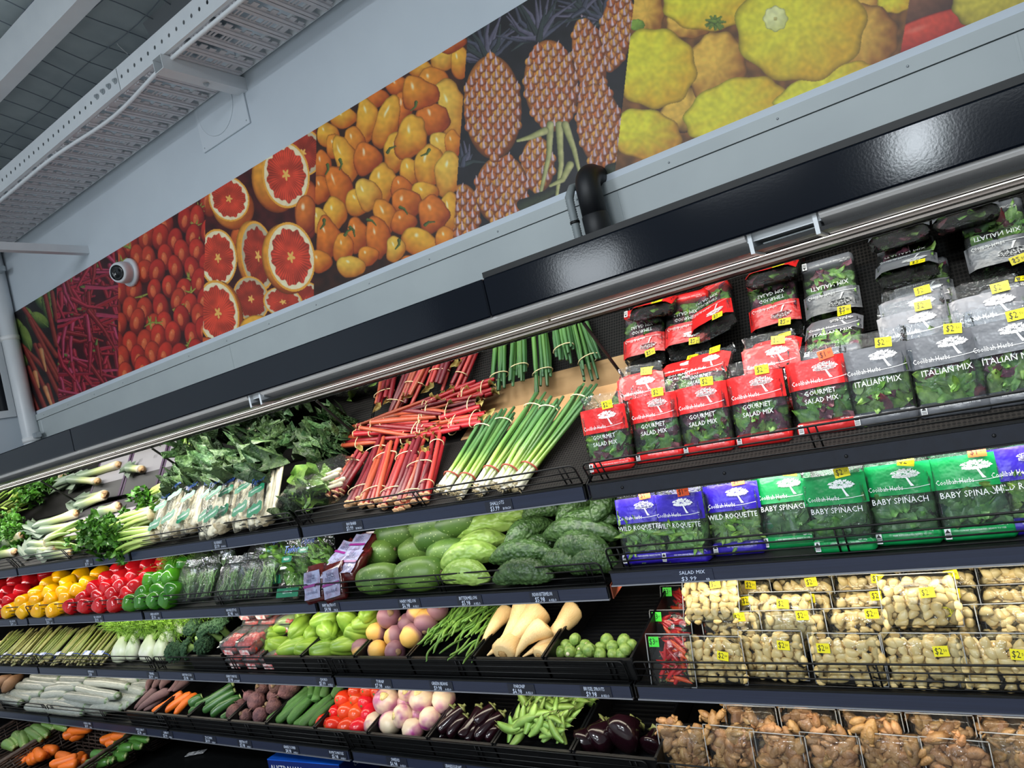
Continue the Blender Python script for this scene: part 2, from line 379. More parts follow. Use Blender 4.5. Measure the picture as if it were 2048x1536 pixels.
# ------------------------------------------------------------------ perforated cable tray
ZT = 3.516; YF = .355; YI = .77; X0, X1 = -1.42, 4.2
ct = thing('cable_tray', 'long white perforated cable tray hung below the ceiling along the wall', 'cable tray', T(0, 0, 0))
def hole_strip(x0, n, step, z0, z1, hr, y):
    """side flange with a row of round holes"""
    V = []; F = []
    zc = (z0 + z1) / 2
    for k in range(n):
        a, b_ = x0 + k * step, x0 + (k + 1) * step; xc = (a + b_) / 2; i = len(V)
        sq = [(b_, zc), (b_, z1), (xc, z1), (a, z1), (a, zc), (a, z0), (xc, z0), (b_, z0)]
        V += [(x, y, z) for x, z in sq]
        V += [(xc + hr * math.cos(PI * q / 4), y, zc + hr * 1.25 * math.sin(PI * q / 4)) for q in range(8)]
        F += [(i + q, i + (q + 1) % 8, i + 8 + (q + 1) % 8, i + 8 + q) for q in range(8)]
    return V, F
nst = int((X1 - X0) / .062)
xs = X0
for seg, (a, b_) in enumerate(((0, 45), (45, nst))):
    fl = merge(hole_strip(X0 + a * .062 + .002, b_ - a, .062 - (.00008 if seg else .0001), ZT, ZT + .112, .0085, YF), hole_strip(X0 + a * .062 + .002, b_ - a, .0618, ZT, ZT + .112, .0085, YF + .003),
               box(X0 + a * .062, YF, ZT - .002, X0 + b_ * .062, YF + .02, ZT), box(X0 + a * .062, YF, ZT + .112, X0 + b_ * .062, YF + .015, ZT + .115))
    ob('side_flange', me('side_flange', *fl, WHITE, False), ct)
ob('side_flange', me('side_flange', *box(X0, YI - .004, ZT - .002, X1, YI, ZT + .1), WHITE, False), ct)
def slat_mesh():
    """pressed tray rung: a wide strip with raised ribs, a row of slots and a scalloped edge"""
    V = []; F = []; L = YI - YF - .025
    def bx(*a):
        v, f = box(*a); i = len(V); V.extend(v); F.extend(tuple(q + i for q in g) for g in f)
    w = .078; s = .019
    bx(-w, 0, 0, -s, L, .006); bx(s, 0, 0, w, L, .006)
    for x in (-w + .008, -s - .026, s + .010, w - .026): bx(x, .008, -.007, x + .018, L - .008, 0)
    y = 0
    pat = [.05, .012, .008, .012, .008, .034, .008, .012, .008, .012, .008, .034, .008, .012, .008, .012, .008, .034, .01, .012, .03]
    for k, d in enumerate(pat):
        if k % 2 == 0 and y < L: bx(-s, y, .0, s, min(L, y + d), .005)
        y += d
    for q in range(7): bx(w, .03 + .052 * q, .0, w + .016 + .010 * (q % 2), .062 + .052 * q, .005)
    return me('slat', V, F, M('tray_paint', (206, 204, 208), (198, 197, 202), 20, .45), False)
sm = slat_mesh()
for k in range(28):
    ob('slat', sm, ct, T(X0 + .04 + k * .2, YF + .02, ZT))
bolt = me('bolt', *merge(lathe([(0, .014), (.004, .014)], 10), lathe([(.004, .008), (.014, .008)], 6)), STEEL, False)
for k in range(4): ob('bolt', bolt, ct, T(1.20 + .062 * k - .04, YF - .002, ZT + .058) @ RX(PI / 2))
cpts = [(x, YF + .035 + .05 * max(0, math.sin((x - .3) * 1.9)) ** 3, ZT - .014) for x in np.linspace(-1.3, 3.2, 60)]
tag(ob('cable', me('cable', *tube(cpts, .0105, 8), M('white_cable', (228, 232, 236), None, rough=.4))), 'white cable sagging along the underside edge of the cable tray', 'cable')
br = thing('tray_bracket', 'white square tube bracket bolted under the cable tray', 'bracket', T(1.735, 0, ZT - .052))
def hollow(w, l, t=.003):
    return merge(box(-w / 2, 0, -w / 2, w / 2, l, -w / 2 + t), box(-w / 2, 0, w / 2 - t, w / 2, l, w / 2), box(-w / 2, 0, -w / 2 + t, -w / 2 + t, l, w / 2 - t), box(w / 2 - t, 0, -w / 2 + t, w / 2, l, w / 2 - t))
ob('tube', me('tube', *hollow(.07, YW - .335), WHITE, False), br, T(0, .335, .012))
ob('bolt', bolt, br, T(0, .58, -.024) @ RX(PI))
b2 = thing('support_tube', 'white square tube arm standing out from the wall above the chilli print', 'bracket', T(-.09, 0, 3.17))
ob('tube', me('tube', *hollow(.05, .75), WHITE, False), b2, T(0, .05, 0))
cp = thing('cover_plate', 'square white cover plate with a round blanked hole on the wall', 'plate', T(1.53, YW - .006, 3.49))
ob('plate', me('plate', *bbox_c(.42, .01, .42, .002), M('plate_white', (208, 216, 224), None, rough=.35), False), cp)
ob('blank_disc', me('disc', *lathe([(0, .155), (.003, .155), (.004, .15)], 40), WALLM), cp, T(-.03, -.005, -.02) @ RX(PI / 2))
for sx in (-.19, .19):
    for sz in (-.19, .19): ob('screw', scr, cp, T(sx, -.005, sz) @ RX(PI / 2))

# ------------------------------------------------------------------ security camera
sd = thing('security_camera', 'white turret security camera mounted on the mural over the tomatoes', 'camera', T(onY(264, 545, YW - .004)))
ob('base', me('base', *lathe([(0, .088), (.02, .088), (.03, .08), (.03, .07)], 28), WHITE), sd, RX(PI / 2))
dv = (onY(226, 546, YW - .17) - onY(262, 545, YW - .03)).normalized()
fm = frame((0, -.03, 0), dv)
ob('body', me('body', *lathe([(-.02, .05), (.0, .066), (.04, .068), (.075, .062), (.085, .056)], 26), WHITE), sd, fm)
ob('lens', me('lens', *lathe([(.0, .047), (.002, .047), (.0021, .03), (-.004, .02)], 24), M('lens_black', (8, 8, 10), None, rough=.15)), sd, fm @ T(0, 0, .086))

# ------------------------------------------------------------------ drain pipe and conduit
dr = thing('drain_pipe', 'thick black pipe with an elbow coming out of the pineapple print', 'pipe', T(3.55, .70, 1.88))
ob('pipe_run', me('pipe', *tube([(0, 0, 0), (0, 0, .19)], .052, 20), RUB), dr)
ob('sleeve', me('sleeve', *tube([(0, 0, .19), (0, 0, .20), (0, 0, .27), (0, 0, .275)], [.045, .049, .049, .045], 20), RUB), dr)
ob('elbow', me('elbow', *tube([(0, 0, .27)] + [(0, .055 - .055 * math.cos(a), .37 + .055 * math.sin(a)) for a in np.linspace(0, PI / 2, 8)] + [(0, .11, .425)], .046, 20), RUB), dr)
cd = thing('conduit', 'grey corrugated conduit strapped to the side of the black pipe', 'conduit', T(3.475, .68, 1.88))
zz = np.linspace(0, .36, 80)
ob('corrugated_tube', me('corrugated_tube', *tube([(0, 0, z) for z in zz] + [(.005, .03, .40), (.02, .10, .42)], [.0145 + .0025 * (k % 2) for k in range(80)] + [.015, .014], 12), GREYC), cd)
ob('strap', me('strap', *tube([(0, 0, .262), (0, 0, .272)], .0185, 12), BLK), cd)

# ------------------------------------------------------------------ the refrigerated display case
dc = thing('display_case', 'long black multideck produce fridge with mirrored top and lit canopy', 'display case', T(0, 0, 0))
XL, XR = -1.40, 6.2
fpan = []
for k, (a, b_, zt) in enumerate(((XL, 1.07, 1.905), (1.072, 3.528, 1.905), (3.53, XR, 1.905))):
    ob('fascia_panel', me('fascia_panel', *xf(bbox_c(b_ - a, .02, zt - 1.796, .004), T((a + b_) / 2, -.07, (zt + 1.796) / 2)), FASC, False), dc)
ob('canopy_roof', me('canopy_roof', *merge(box(XL, -.06, 1.88, XR, .70, 1.90)), BLACKM, False), dc)
ob('fascia_cap', me('fascia_cap', *merge(box(3.53, -.075, 1.906, XR, -.03, 1.922)), BLACK, False), dc)
HOUS = M('lamp_housing', (238, 234, 232), (230, 226, 225), 8, .4)
edges = (XL + .02, .02, 2.40, 2.50, 4.32, 4.50, 6.1)
LED = emit('led_strip', (1, .96, .9), 2.5)
for a, b_ in ((-1.36, .0), (.06, 2.38), (2.46, 4.24), (4.40, 6.1)):
    pf = [(-.064, 1.796), (-.064, 1.790), (-.056, 1.784), (-.050, 1.788), (-.044, 1.784), (.018, 1.756), (.027, 1.7555), (.030, 1.766), (.03, 1.796)]; nn = len(pf)
    ob('light_housing', me('light_housing', [(x, y, z) for x in (a, b_) for y, z in pf], [(k, k + 1, nn + k + 1, nn + k) for k in range(nn - 1)] + [tuple(range(nn))[::-1], tuple(range(nn, 2 * nn))], HOUS, False), dc)
for a, b_ in ((.0, .06), (2.38, 2.46), (4.24, 4.40)):
    ob('lamp_connector', me('lamp_connector', *merge(box(a, -.05, 1.78, b_, .02, 1.80), box(a, .005, 1.757, b_, .02, 1.775), box(a + .005, -.062, 1.752, a + .014, .034, 1.80), box(b_ - .014, -.062, 1.752, b_ - .005, .034, 1.80)), WHITE, False), dc)
for a, b_ in ((-1.36, 1.2), (1.21, 3.64), (3.65, 6.1)):
    ob('led_lamp', me('led_lamp', *box(a, .031, 1.751, b_, .033, 1.753), LED, False), dc)
ob('reflector', me('reflector', *box(XL, .036, 1.752, XR, .085, 1.757), M('dark_mirror', (26, 20, 20), None, rough=.22, spec=.5), False), dc)
ob('air_grille', me('air_grille', *box(XL, .085, 1.748, XR, .125, 1.757), hexmat('grille', (8, 8, 9), (44, 42, 42), 160), False), dc)
ob('canopy_soffit', me('canopy_soffit', *merge(box(XL, .125, 1.742, XR, .205, 1.757), box(XL, -.06, 1.757, XR, .7, 1.766)), BLACK, False), dc)
MIRR = M('mirror', (190, 194, 194), None, rough=.015, metal=1.)
JY, JZ = .42, 1.515
for bx in range(-2, 5):
    x0, x1 = max(XL, bx * W + .005), min(XR, (bx + 1) * W - .005)
    if x1 <= x0: continue
    n = Vector((0, .7071, .7071)) * .004
    a, b_ = Vector((0, JY, JZ)), Vector((0, .198, JZ + JY - .198))
    V = [Vector((x, 0, 0)) + p + q for p in (a, b_) for x in (x0, x1) for q in (Vector(), n)]
    ob('mirror_panel', me('mirror_panel', V, [(0, 2, 6, 4), (1, 5, 7, 3), (0, 1, 3, 2), (4, 6, 7, 5), (0, 4, 5, 1), (2, 3, 7, 6)], MIRR, False), dc)
    ob('mirror_joint', me('mirror_joint', *tube([(x1 + .005, JY, JZ - .001), (x1 + .005, .2, JZ + JY - .2 - .001)], .005, 6), BLACK, False), dc)
ob('back_panel', me('back_panel', *merge(box(XL, .60, .1, XR, .63, 1.77), box(XL, .425, 1.49, XR, .60, 1.50)), BLACK, False), dc)
ob('end_panel', me('end_panel', *box(XL - .015, -.06, .0, XL, .62, 1.9), BLACK, False), dc)
ob('base_deck', me('base_deck', *merge(box(XL, -.42, .12, XR, .60, .205)), BLACK, False), dc)
ob('kick_plate', me('kick_plate', *merge(box(XL, -.40, 0, XR, -.38, .12), box(XL, -.44, .12, XR, -.42, .23)), BLACKM, False), dc)
for bx in range(-1, 6):
    ob('upright', me('upright', *box(bx * W - .02, .55, .2, bx * W + .02, .60, 1.5), BLACK, False), dc)

# ------------------------------------------------------------------ shelves: one per bay and level
MESHL = hexmat('woven_liner', (5, 5, 6), (36, 34, 33), 105)
TRAYB = M('tray_black', (12, 12, 13), (17, 17, 18), 60, .4, spec=.3)
LEV = {1: 'top', 2: 'second', 3: 'third', 4: 'fourth'}
BAYN = {-1: 'at the far left end of the case', 0: 'under the leeks', 1: 'under the bagged silverbeet', 2: 'under the shallots', 3: 'in the packet bay on the right'}
BAYN2 = {-1: 'in the far left end bay', 0: 'in the bay of capsicums and asparagus', 1: 'in the bay of packed greens and chokos', 2: 'in the bay of bitter melons and parsnips', 3: 'in the bay of garlic and ginger packs'}
wire_h = {}
for lv in (1, 2, 3, 4):
    for bx in range(-1, 4):
        s = 22 if (lv == 2 and bx == 3) else lv
        y0, z0, a = DECKS[s]; ar = math.radians(a)
        zb = z0 - .0385 - (.0 if lv > 1 else .005)
        x0, x1 = max(XL + .01, bx * W + .008), (bx + 1) * W - .008
        if bx == 3: x1 = 6.0 if False else 4.88
        sh = thing('shelf', f'{LEV[lv]} black sloping shelf of the case {(BAYN if lv == 1 else BAYN2)[bx]}', 'shelf', T(0, y0, z0))
        dl = .475 if lv == 1 else .55
        dk = [Vector((x, t * math.cos(ar) + dz * math.sin(ar) * 0, t * math.sin(ar) + dz)) for dz in (0, -.012) for t in (.004, dl) for x in (x0, x1)]
        ob('deck', me('deck', dk, [(0, 1, 3, 2), (4, 6, 7, 5), (0, 4, 5, 1), (2, 3, 7, 6), (0, 2, 6, 4), (1, 5, 7, 3)], MESHL if lv == 1 else TRAYB, False), sh)
        rl = ob('price_rail', me('price_rail', *merge(box(x0, -.006, zb - z0, x1, .012, 0.002), box(x0, -.012, -.002, x1, .0, .003)), BLACK, False), sh)
        bare = (lv == 1 and bx == 3)
        ob('rail_strip', me('rail_strip', *merge(box(x0 + .004, -.0105, zb - z0 + .004, x1 - .004, -.006, -.003)), NAVYD if bare else NAVY, False), rl)
        ob('rail_lip', me('rail_lip', *box(x0, -.014, zb - z0, x1, -.003, zb - z0 + .0035), BLACKM if bare else SILV, False), rl)
        if bare:
            for k in range(4): ob('screw', me('screw', *lathe([(0, .004), (.002, .004), (.0025, .001)], 8), BLACKM), rl, T(x0 + .1 + .28 * k, -.0105, -.02) @ RX(PI / 2))
        nz = Vector((0, -math.sin(ar), math.cos(ar)))
        # rounded wire guard standing square to the deck
        H = .070; r = .014
        def gp(x, h): return Vector((x, .004, 0)) + nz * h
        xa, xb = x0 + .006, x1 - .006
        loop = [gp(xa, .006)] + [gp(xa, h) for h in (.02, H - r)] + [gp(xa + r * (1 - math.cos(q)), H - r + r * math.sin(q)) for q in (.5, 1.1, 1.57)] + \
               [gp(x, H) for x in np.linspace(xa + .05, xb - .05, 5)] + [gp(xb - r * (1 - math.cos(q)), H - r + r * math.sin(q)) for q in (1.57, 1.1, .5)] + [gp(xb, h) for h in (H - r, .02, .006)]
        ob('guard_frame', me('guard_frame', *tube(loop, .0027, 6), WIREM), sh)
        for h in (.006, .027, .048):
            ob('guard_wire', me('guard_wire', *tube([gp(xa, h), gp((xa + xb) / 2, h), gp(xb, h)], .0022, 6), WIREM), sh)
        for x in (xa + .035, xa + .052, (xa + xb) / 2 - .009, (xa + xb) / 2 + .009, xb - .052, xb - .035):
            ob('guard_upright', me('guard_upright', *tube([gp(x, .0) + Vector((0, .004, 0)), gp(x, H) + Vector((0, .004, 0))], .0023, 6), WIREM), sh)
        if lv < 4:
            ob('shelf_lamp', me('shelf_lamp', *box(x0 + .02, .02, zb - z0 + .001, x1 - .02, .032, zb - z0 + .006), emit('shelf_led', (1, .94, .85), 2.0) if 'shelf_led' not in MATS else MATS['shelf_led'], False), sh)
        ob('end_bracket', me('end_bracket', [(x1 + .004, .0, zb - z0), (x1 + .004, .0, .0), (x1 + .004, .5, .5 * math.tan(ar) - .004), (x1 + .004, .5, .5 * math.tan(ar) - .06),
                                           (x1 + .007, .0, zb - z0), (x1 + .007, .0, .0), (x1 + .007, .5, .5 * math.tan(ar) - .004), (x1 + .007, .5, .5 * math.tan(ar) - .06)],
                             [(0, 1, 2, 3), (7, 6, 5, 4), (0, 4, 5, 1), (2, 6, 7, 3), (1, 5, 6, 2), (0, 3, 7, 4)], (M('rust_brown', (120, 52, 30), None, rough=.6) if (lv, bx) == (2, 2) else BLACKM), False), sh)

# price cards lettered in chalk pen: pixel of the card, level, product, price, unit
CARDS = [(178, 1131, 1, 'LEEKS', '$3.99', 'EACH'), (438, 1087, 1, 'SILVERBEET', '$3.99', 'BUNCH'), (706, 1054, 1, 'RHUBARB', '$3.99', 'BUNCH'), (997, 1009, 1, 'SHALLOTS', '$3.99', 'BUNCH'),
         (26, 1244, 2, 'RED CAPSICUM', '$5.90', 'KILO'), (98, 1239, 2, 'YELLOW CAPSICUM', '$5.90', 'KILO'), (196, 1234, 2, 'RED CAPSICUM', '$3.90', 'KILO'), (310, 1227, 2, 'GREEN CAPSICUM', '$5.90', 'KILO'), (464, 1220, 2, 'HAKUREI LETTUCE', '$2.98', 'PACK'),
         (660, 1211, 2, 'BABY BEETROOT', '$4.98', 'PACK'), (818, 1204, 2, 'HAIRY MELON', '$6.98', 'A KILO'), (938, 1196, 2, 'BITTERMELON', '$5.98', 'A KILO'), (1087, 1189, 2, 'INDIAN BITTERMELON', '$5.98', 'A KILO'),
         (183, 1344, 3, 'ASPARAGUS', '2=$4', ''), (305, 1348, 3, 'FENNEL', '$4.99', 'EACH'), (375, 1349, 3, 'BABY BROCCOLI', '$3.98', 'BCH'), (464, 1351, 3, 'CHERRY TOMATOES', '$3.98', 'A PUNNET'), (649, 1358, 3, 'CHOKO', '$5.99', 'A KILO'),
         (762, 1362, 3, 'TURNIP', '$7.98', 'A KILO'), (881, 1366, 3, 'GREEN BEANS', '$9.98', 'A KILO'), (1041, 1372, 3, 'PARSNIP', '$6.98', 'A KILO'), (1190, 1376, 3, 'BRUSSEL SPROUTS', '$9.98', 'A KILO'),
         (175, 1446, 4, 'CONTINENTAL CUCUMBER', '$4.99', 'EACH'), (281, 1458, 4, 'PURPLE CARROT', '$2.98', 'A KILO'), (333, 1464, 4, 'CARROT', '$3.99', 'A KILO'), (418, 1473, 4, 'ZUCCHINI', '$4.99', 'A KILO'), (488, 1482, 4, 'BEETROOT', '$5.98', 'A KILO'),
         (580, 1491, 4, 'LEBANESE CUCUMBER', '$4.98', 'A KILO'), (674, 1503, 4, 'ROMA TOMATOES', '$5.98', 'A KILO'), (792, 1517, 4, 'SWEDES', '$6.98', 'A KILO'), (908, 1529, 4, 'LEBANESE EGGPLANT', '$4.98', 'A KILO')]
cardm = me('card', *box(-.05, -.0008, -.017, .05, 0, .017), CARDM, False)
seen = {}
for px, py, lv, a, b_, c in CARDS:
    p = onY(px, py, -.0115); p.z = DECKS[lv][1] - (.022 if lv > 1 else .024)
    k = seen.get(a, 0); seen[a] = 1
    nm = a.lower()
    o = tag(ob('price_card', cardm, None, T(p)), f'dark price card lettered {nm} on the {LEV[lv]} shelf rail' + (' right of the yellow one' if k else ''), 'price card', 'price cards on the shelf rails')
    w = min(1., 11. / max(6, len(a)))
    ob('lettering', text_mesh(a, .0155, CHALK, .72 * w, .12), o, T(-.004, -.0014, .0095))
    ob('lettering', text_mesh(b_, .0215, CHALK, .72, .1), o, T(-.016, -.0014, -.006))
    if c: ob('lettering', text_mesh(c, .0105, CHALK, .8, .1), o, T(.028, -.0014, -.009))
p = onY(1385, 1150, -.0115)
o = tag(ob('price_card', me('price_strip', *box(-.055, -.0006, -.016, .055, 0, .016), NAVY, False), None, T(p.x, -.0115, 1.018)), 'handwritten white salad mix price on the rail under the roquette packs', 'price card', 'price cards on the shelf rails')
ob('lettering', text_mesh('SALAD MIX', .013, CHALK, 1.05, .1), o, T(0, -.0014, .009)); ob('lettering', text_mesh('$3.99', .0155, CHALK, 1.2, .1), o, T(-.012, -.0014, -.007)); ob('lettering', text_mesh('ea', .011, CHALK, 1, .1), o, T(.038, -.0014, -.009))
# ------------------------------------------------------------------ the printed mural: painted here as flat print, then hung as eight posters
OX, OY, CW, CH = 60, 460, 2330, 1350
CV = np.zeros((CH, CW, 3), np.float32); CLIPM = np.ones((CH, CW), bool)
YY, XX = np.mgrid[0:CH, 0:CW].astype(np.float32); XX -= OX; YY -= OY
BORD = [((19, 626), (64, 831)), ((113, 575), (117, 800)), ((237, 520), (237, 775)), ((412, 400), (405, 700)), ((633, 262), (627, 600)), ((935, 75), (905, 485)), ((1268, 0), (1240, 250)), ((1818, 0), (1800, 105)), ((2240, -200), (2230, 0))]
def bline(b, y): return b[0][0] + (b[1][0] - b[0][0]) * (y - b[0][1]) / (b[1][1] - b[0][1])
def win(cx, cy, r):
    x0, x1 = int(max(0, cx - r + OX)), int(min(CW, cx + r + OX + 1)); y0, y1 = int(max(0, cy - r + OY)), int(min(CH, cy + r + OY + 1))
    return (slice(y0, y1), slice(x0, x1)) if x1 > x0 and y1 > y0 else None
nz_grid = [np.kron(rng.random((CH // s + 2, CW // s + 2)).astype(np.float32), np.ones((s, s), np.float32))[:CH, :CW] for s in (4, 9, 22)]
def smooth(a, k):
    for _ in range(2):
        for ax in (0, 1):
            c = np.cumsum(a, axis=ax); a = (np.roll(c, -k, ax) - np.roll(c, k, ax)) / (2 * k)
    return a
NZ = [smooth(g, s // 2 + 1) for g, s in zip(nz_grid, (4, 9, 22))]
A3 = lambda c: np.array(c, np.float32)
def fruit(cx, cy, rx, ry, ang=0., hi=(220, 170, 60), lo=(150, 70, 30), hl=.8, lobes=0, amp=0., dent=0., lx=-.35, ly=-.5, warp=.0, hlc=(255, 245, 220)):
    w = win(cx, cy, max(rx, ry) * 1.35 + 3)
    if not w: return
    x = XX[w] - cx; y = YY[w] - cy; a = math.radians(ang); u = (x * math.cos(a) + y * math.sin(a)) / rx; v = (-x * math.sin(a) + y * math.cos(a)) / ry
    if warp:
        n1 = (NZ[2][w] - .5) * warp * 4; u = u + n1; v = v + (NZ[1][w] - .5) * warp * 2
    th = np.arctan2(v, u); r = np.sqrt(u * u + v * v)
    if lobes: r = r / (1 + amp * np.cos(lobes * th))
    if dent: u = u * (1 + dent * v)
    m = (r < 1) & CLIPM[w]
    nz = np.sqrt(np.clip(1 - r * r, 0, 1)); nx = u; ny = v
    if lobes: nx = nx + .35 * np.sin(lobes * th) * r
    d = np.clip(nx * lx + ny * ly + nz * .75, 0, 1); k = np.clip(.08 + 1.05 * d, 0, 1)[..., None]
    c = A3(lo) * (1 - k) + A3(hi) * k; c *= (.55 + .45 * np.clip(nz * 2.2, 0, 1))[..., None]
    c *= (1 + (NZ[0][w] - .5) * .25)[..., None]
    if hl:
        s = np.clip(1 - ((nx - lx * .8) ** 2 + (ny - ly * .8) ** 2) * 14, 0, 1) ** 2 * hl
        c = c * (1 - s[..., None]) + A3(hlc) * s[..., None]
    CV[w][m] = c[m]
def stroke(pts, w0, w1, hi, lo, hl=.4, hlc=(255, 220, 220)):
    P = A3(pts); n = len(P) - 1; mx = P.max(0) + max(w0, w1) + 2; mn = P.min(0) - max(w0, w1) - 2
    c0 = (mx + mn) / 2; w = win(c0[0], c0[1], float(max(mx - mn)) / 2)
    if not w: return
    x, y = XX[w], YY[w]; best = np.full(x.shape, 9., np.float32); sg = np.zeros_like(x)
    for i in range(n):
        dx, dy = P[i + 1] - P[i]; L = math.hypot(dx, dy) + 1e-6
        t = np.clip(((x - P[i][0]) * dx + (y - P[i][1]) * dy) / L / L, 0, 1); ww = w0 + (w1 - w0) * (i + t) / n
        ex, ey = x - P[i][0] - t * dx, y - P[i][1] - t * dy; q = np.sqrt(ex * ex + ey * ey) / ww
        sd = (ex * dy - ey * dx) / L / ww; b = q < best; best = np.where(b, q, best); sg = np.where(b, sd, sg)
    m = (best < 1) & CLIPM[w]; k = np.clip(.55 + .5 * sg * (1 if P[-1][1] > P[0][1] else -1), 0, 1)[..., None]
    c = A3(lo) * (1 - k) + A3(hi) * k; c *= (1 - .45 * best ** 3)[..., None] * (1 + (NZ[0][w] - .5) * .3)[..., None]
    if hl:
        s = np.clip(1 - abs(sg - .35) * 4, 0, 1)[..., None] * hl; c = c * (1 - s) + A3(hlc) * s
    CV[w][m] = c[m]
def poly_leaf(x, y, l, w, ang, hi, lo):
    a = math.radians(ang); fruit(x, y, l, w, ang, hi, lo, 0, ly=-.6)
    stroke([(x - l * math.cos(a), y - l * math.sin(a)), (x + l * math.cos(a), y + l * math.sin(a))], 1.6, .7, hi, hi, 0)
R_ = random.Random(5)
def setclip(i): CLIPM[:] = (XX >= bline(BORD[i], YY)) & (XX < bline(BORD[i + 1], YY))
def bg(c):
    m = CLIPM; CV[m] = (A3(c) * (.6 + .8 * NZ[1][..., None]))[m]
# rhubarb
setclip(0); bg((26, 22, 24))
for x, y, l, w, a in ((62, 640, 26, 9, 70), (40, 655, 22, 8, 60), (78, 596, 30, 11, 62), (100, 590, 24, 7, 85), (95, 620, 32, 9, 75), (52, 676, 28, 10, 70), (48, 720, 14, 6, 70), (80, 640, 22, 12, 40)): poly_leaf(x, y, l, w, a, (112, 132, 62), (34, 52, 30))
for p, q in (((46, 615), (113, 712)), ((60, 640), (114, 745)), ((90, 590), (113, 690)), ((104, 585), (114, 640)), ((42, 690), (92, 740)), ((50, 700), (112, 822)), ((70, 690), (118, 790)), ((56, 735), (100, 840)), ((50, 760), (80, 840)), ((62, 790), (88, 850)), ((78, 690), (116, 760)), ((95, 770), (118, 850))):
    stroke([p, q], 4.6, 5.4, (158, 62, 50), (78, 22, 26), .12)
for p, q in (((82, 700), (92, 742)), ((70, 745), (78, 775)), ((90, 775), (110, 830)), ((62, 800), (72, 850))): stroke([p, q], 5, 2, (214, 168, 120), (170, 90, 50), 0)
# chillies
setclip(1); bg((58, 16, 24))
for k in range(190):
    x, y = R_.uniform(100, 245), R_.uniform(470, 860); a = R_.choice((R_.uniform(55, 100), R_.uniform(50, 120), R_.uniform(-25, 25))); l = R_.uniform(22, 55); a = math.radians(a); b = R_.uniform(-8, 8)
    hi = R_.choice(((188, 44, 62), (160, 34, 52), (172, 36, 44), (198, 70, 104), (150, 40, 40)))
    stroke([(x - l * math.cos(a), y - l * math.sin(a)), (x + b * math.sin(a), y - b * math.cos(a)), (x + l * math.cos(a), y + l * math.sin(a))], 5.5, 2.4, hi, (84, 14, 26), .35, (238, 150, 180))
    if k % 3 == 0: stroke([(x - l * math.cos(a), y - l * math.sin(a)), (x - (l + 9) * math.cos(a) + 3, y - (l + 9) * math.sin(a))], 3.2, 1.4, (128, 142, 74), (60, 76, 40), 0)
# plum tomatoes
setclip(2); bg((52, 16, 18))
for j in range(14):
    for i in range(7):
        x = 226 + i * 31 + (j % 2) * 15 + R_.uniform(-6, 6); y = 355 + j * 33 + R_.uniform(-7, 7) - i * 3
        fruit(x, y, R_.uniform(14, 18), R_.uniform(23, 30), R_.uniform(-14, 14), R_.choice(((190, 52, 38), (176, 44, 36), (186, 60, 40))), (92, 22, 22), 0)
        fruit(x - 2, y + 3, 6, 13, R_.uniform(-10, 10), (208, 104, 62), (176, 66, 44), .25)
    for i in range(2):
        x, y = R_.uniform(240, 400), 355 + j * 33 + R_.uniform(-10, 10)
        for q in range(5):
            a = R_.uniform(0, 6.28); stroke([(x, y), (x + 13 * math.cos(a), y + 13 * math.sin(a))], 2.6, .8, (176, 170, 74), (110, 120, 50), 0)
# grapefruit
setclip(3); bg((64, 20, 20))
def gfruit(cx, cy, rx, ry, ang=0., dx=0., dy=0., dark=1.):
    if dx or dy: fruit(cx + dx, cy + dy, rx * 1.04, ry * 1.02, ang, (222, 150, 52), (150, 62, 26), .15)
    w = win(cx, cy, max(rx, ry) + 3); x = XX[w] - cx; y = YY[w] - cy; a = math.radians(ang)
    u = (x * math.cos(a) + y * math.sin(a)) / rx; v = (-x * math.sin(a) + y * math.cos(a)) / ry; r = np.sqrt(u * u + v * v); th = np.arctan2(v, u)
    m = (r < 1) & CLIPM[w]; edge = .80 + .035 * np.sin(th * 9 + cx) + .03 * np.sin(th * 17)
    pulp = A3((190, 62, 42)) * dark * (.78 + .5 * NZ[1][w] + .14 * np.sin(th * 46 + 6 * NZ[2][w]))[..., None]
    seg = np.abs(np.sin(th * 5.5 + .4)) < .07; pulp[seg & (r > .2)] *= 1.14; pulp *= (1.05 - .15 * r)[..., None]
    core = r < .13 + .05 * np.sin(th * 5); pulp[core] = A3((232, 178, 92))
    c = np.where((r < edge)[..., None], pulp, A3((232, 214, 176)) * (.9 + .2 * NZ[0][w])[..., None] * dark)
    c = np.where((r > .93)[..., None], A3((226, 160, 60)), c); CV[w][m] = c[m]
for x, y, rx, ry, an in ((420, 395, 20, 40, 0), (600, 290, 40, 60, 0), (615, 420, 26, 60, 0), (500, 480, 40, 40, 0)): fruit(x, y, rx, ry, an, (196, 92, 40), (110, 34, 24), .1)
gfruit(606, 306, 40, 48, 0, dark=.8); gfruit(458, 398, 40, 46, -22, 8, 16); gfruit(572, 350, 47, 67, -6, -20, 8); gfruit(516, 512, 34, 70, -8, -8, 0, .78); gfruit(436, 516, 38, 58, -4)
fruit(612, 430, 22, 40, 0, (206, 112, 44), (120, 40, 26)); gfruit(612, 604, 30, 40, 10, dark=.85); gfruit(502, 598, 36, 46, -14, dark=.78); gfruit(566, 604, 40, 30, 12, dark=.9); gfruit(582, 514, 48, 70, -10, -8, 4)
gfruit(436, 626, 42, 66, -10, 6, 2); fruit(514, 660, 36, 30, 0, (226, 164, 56), (170, 96, 36), .3); fruit(410, 700, 30, 26, 0, (206, 92, 40), (120, 40, 26)); fruit(610, 668, 40, 26, 0, (196, 90, 40), (110, 36, 24))
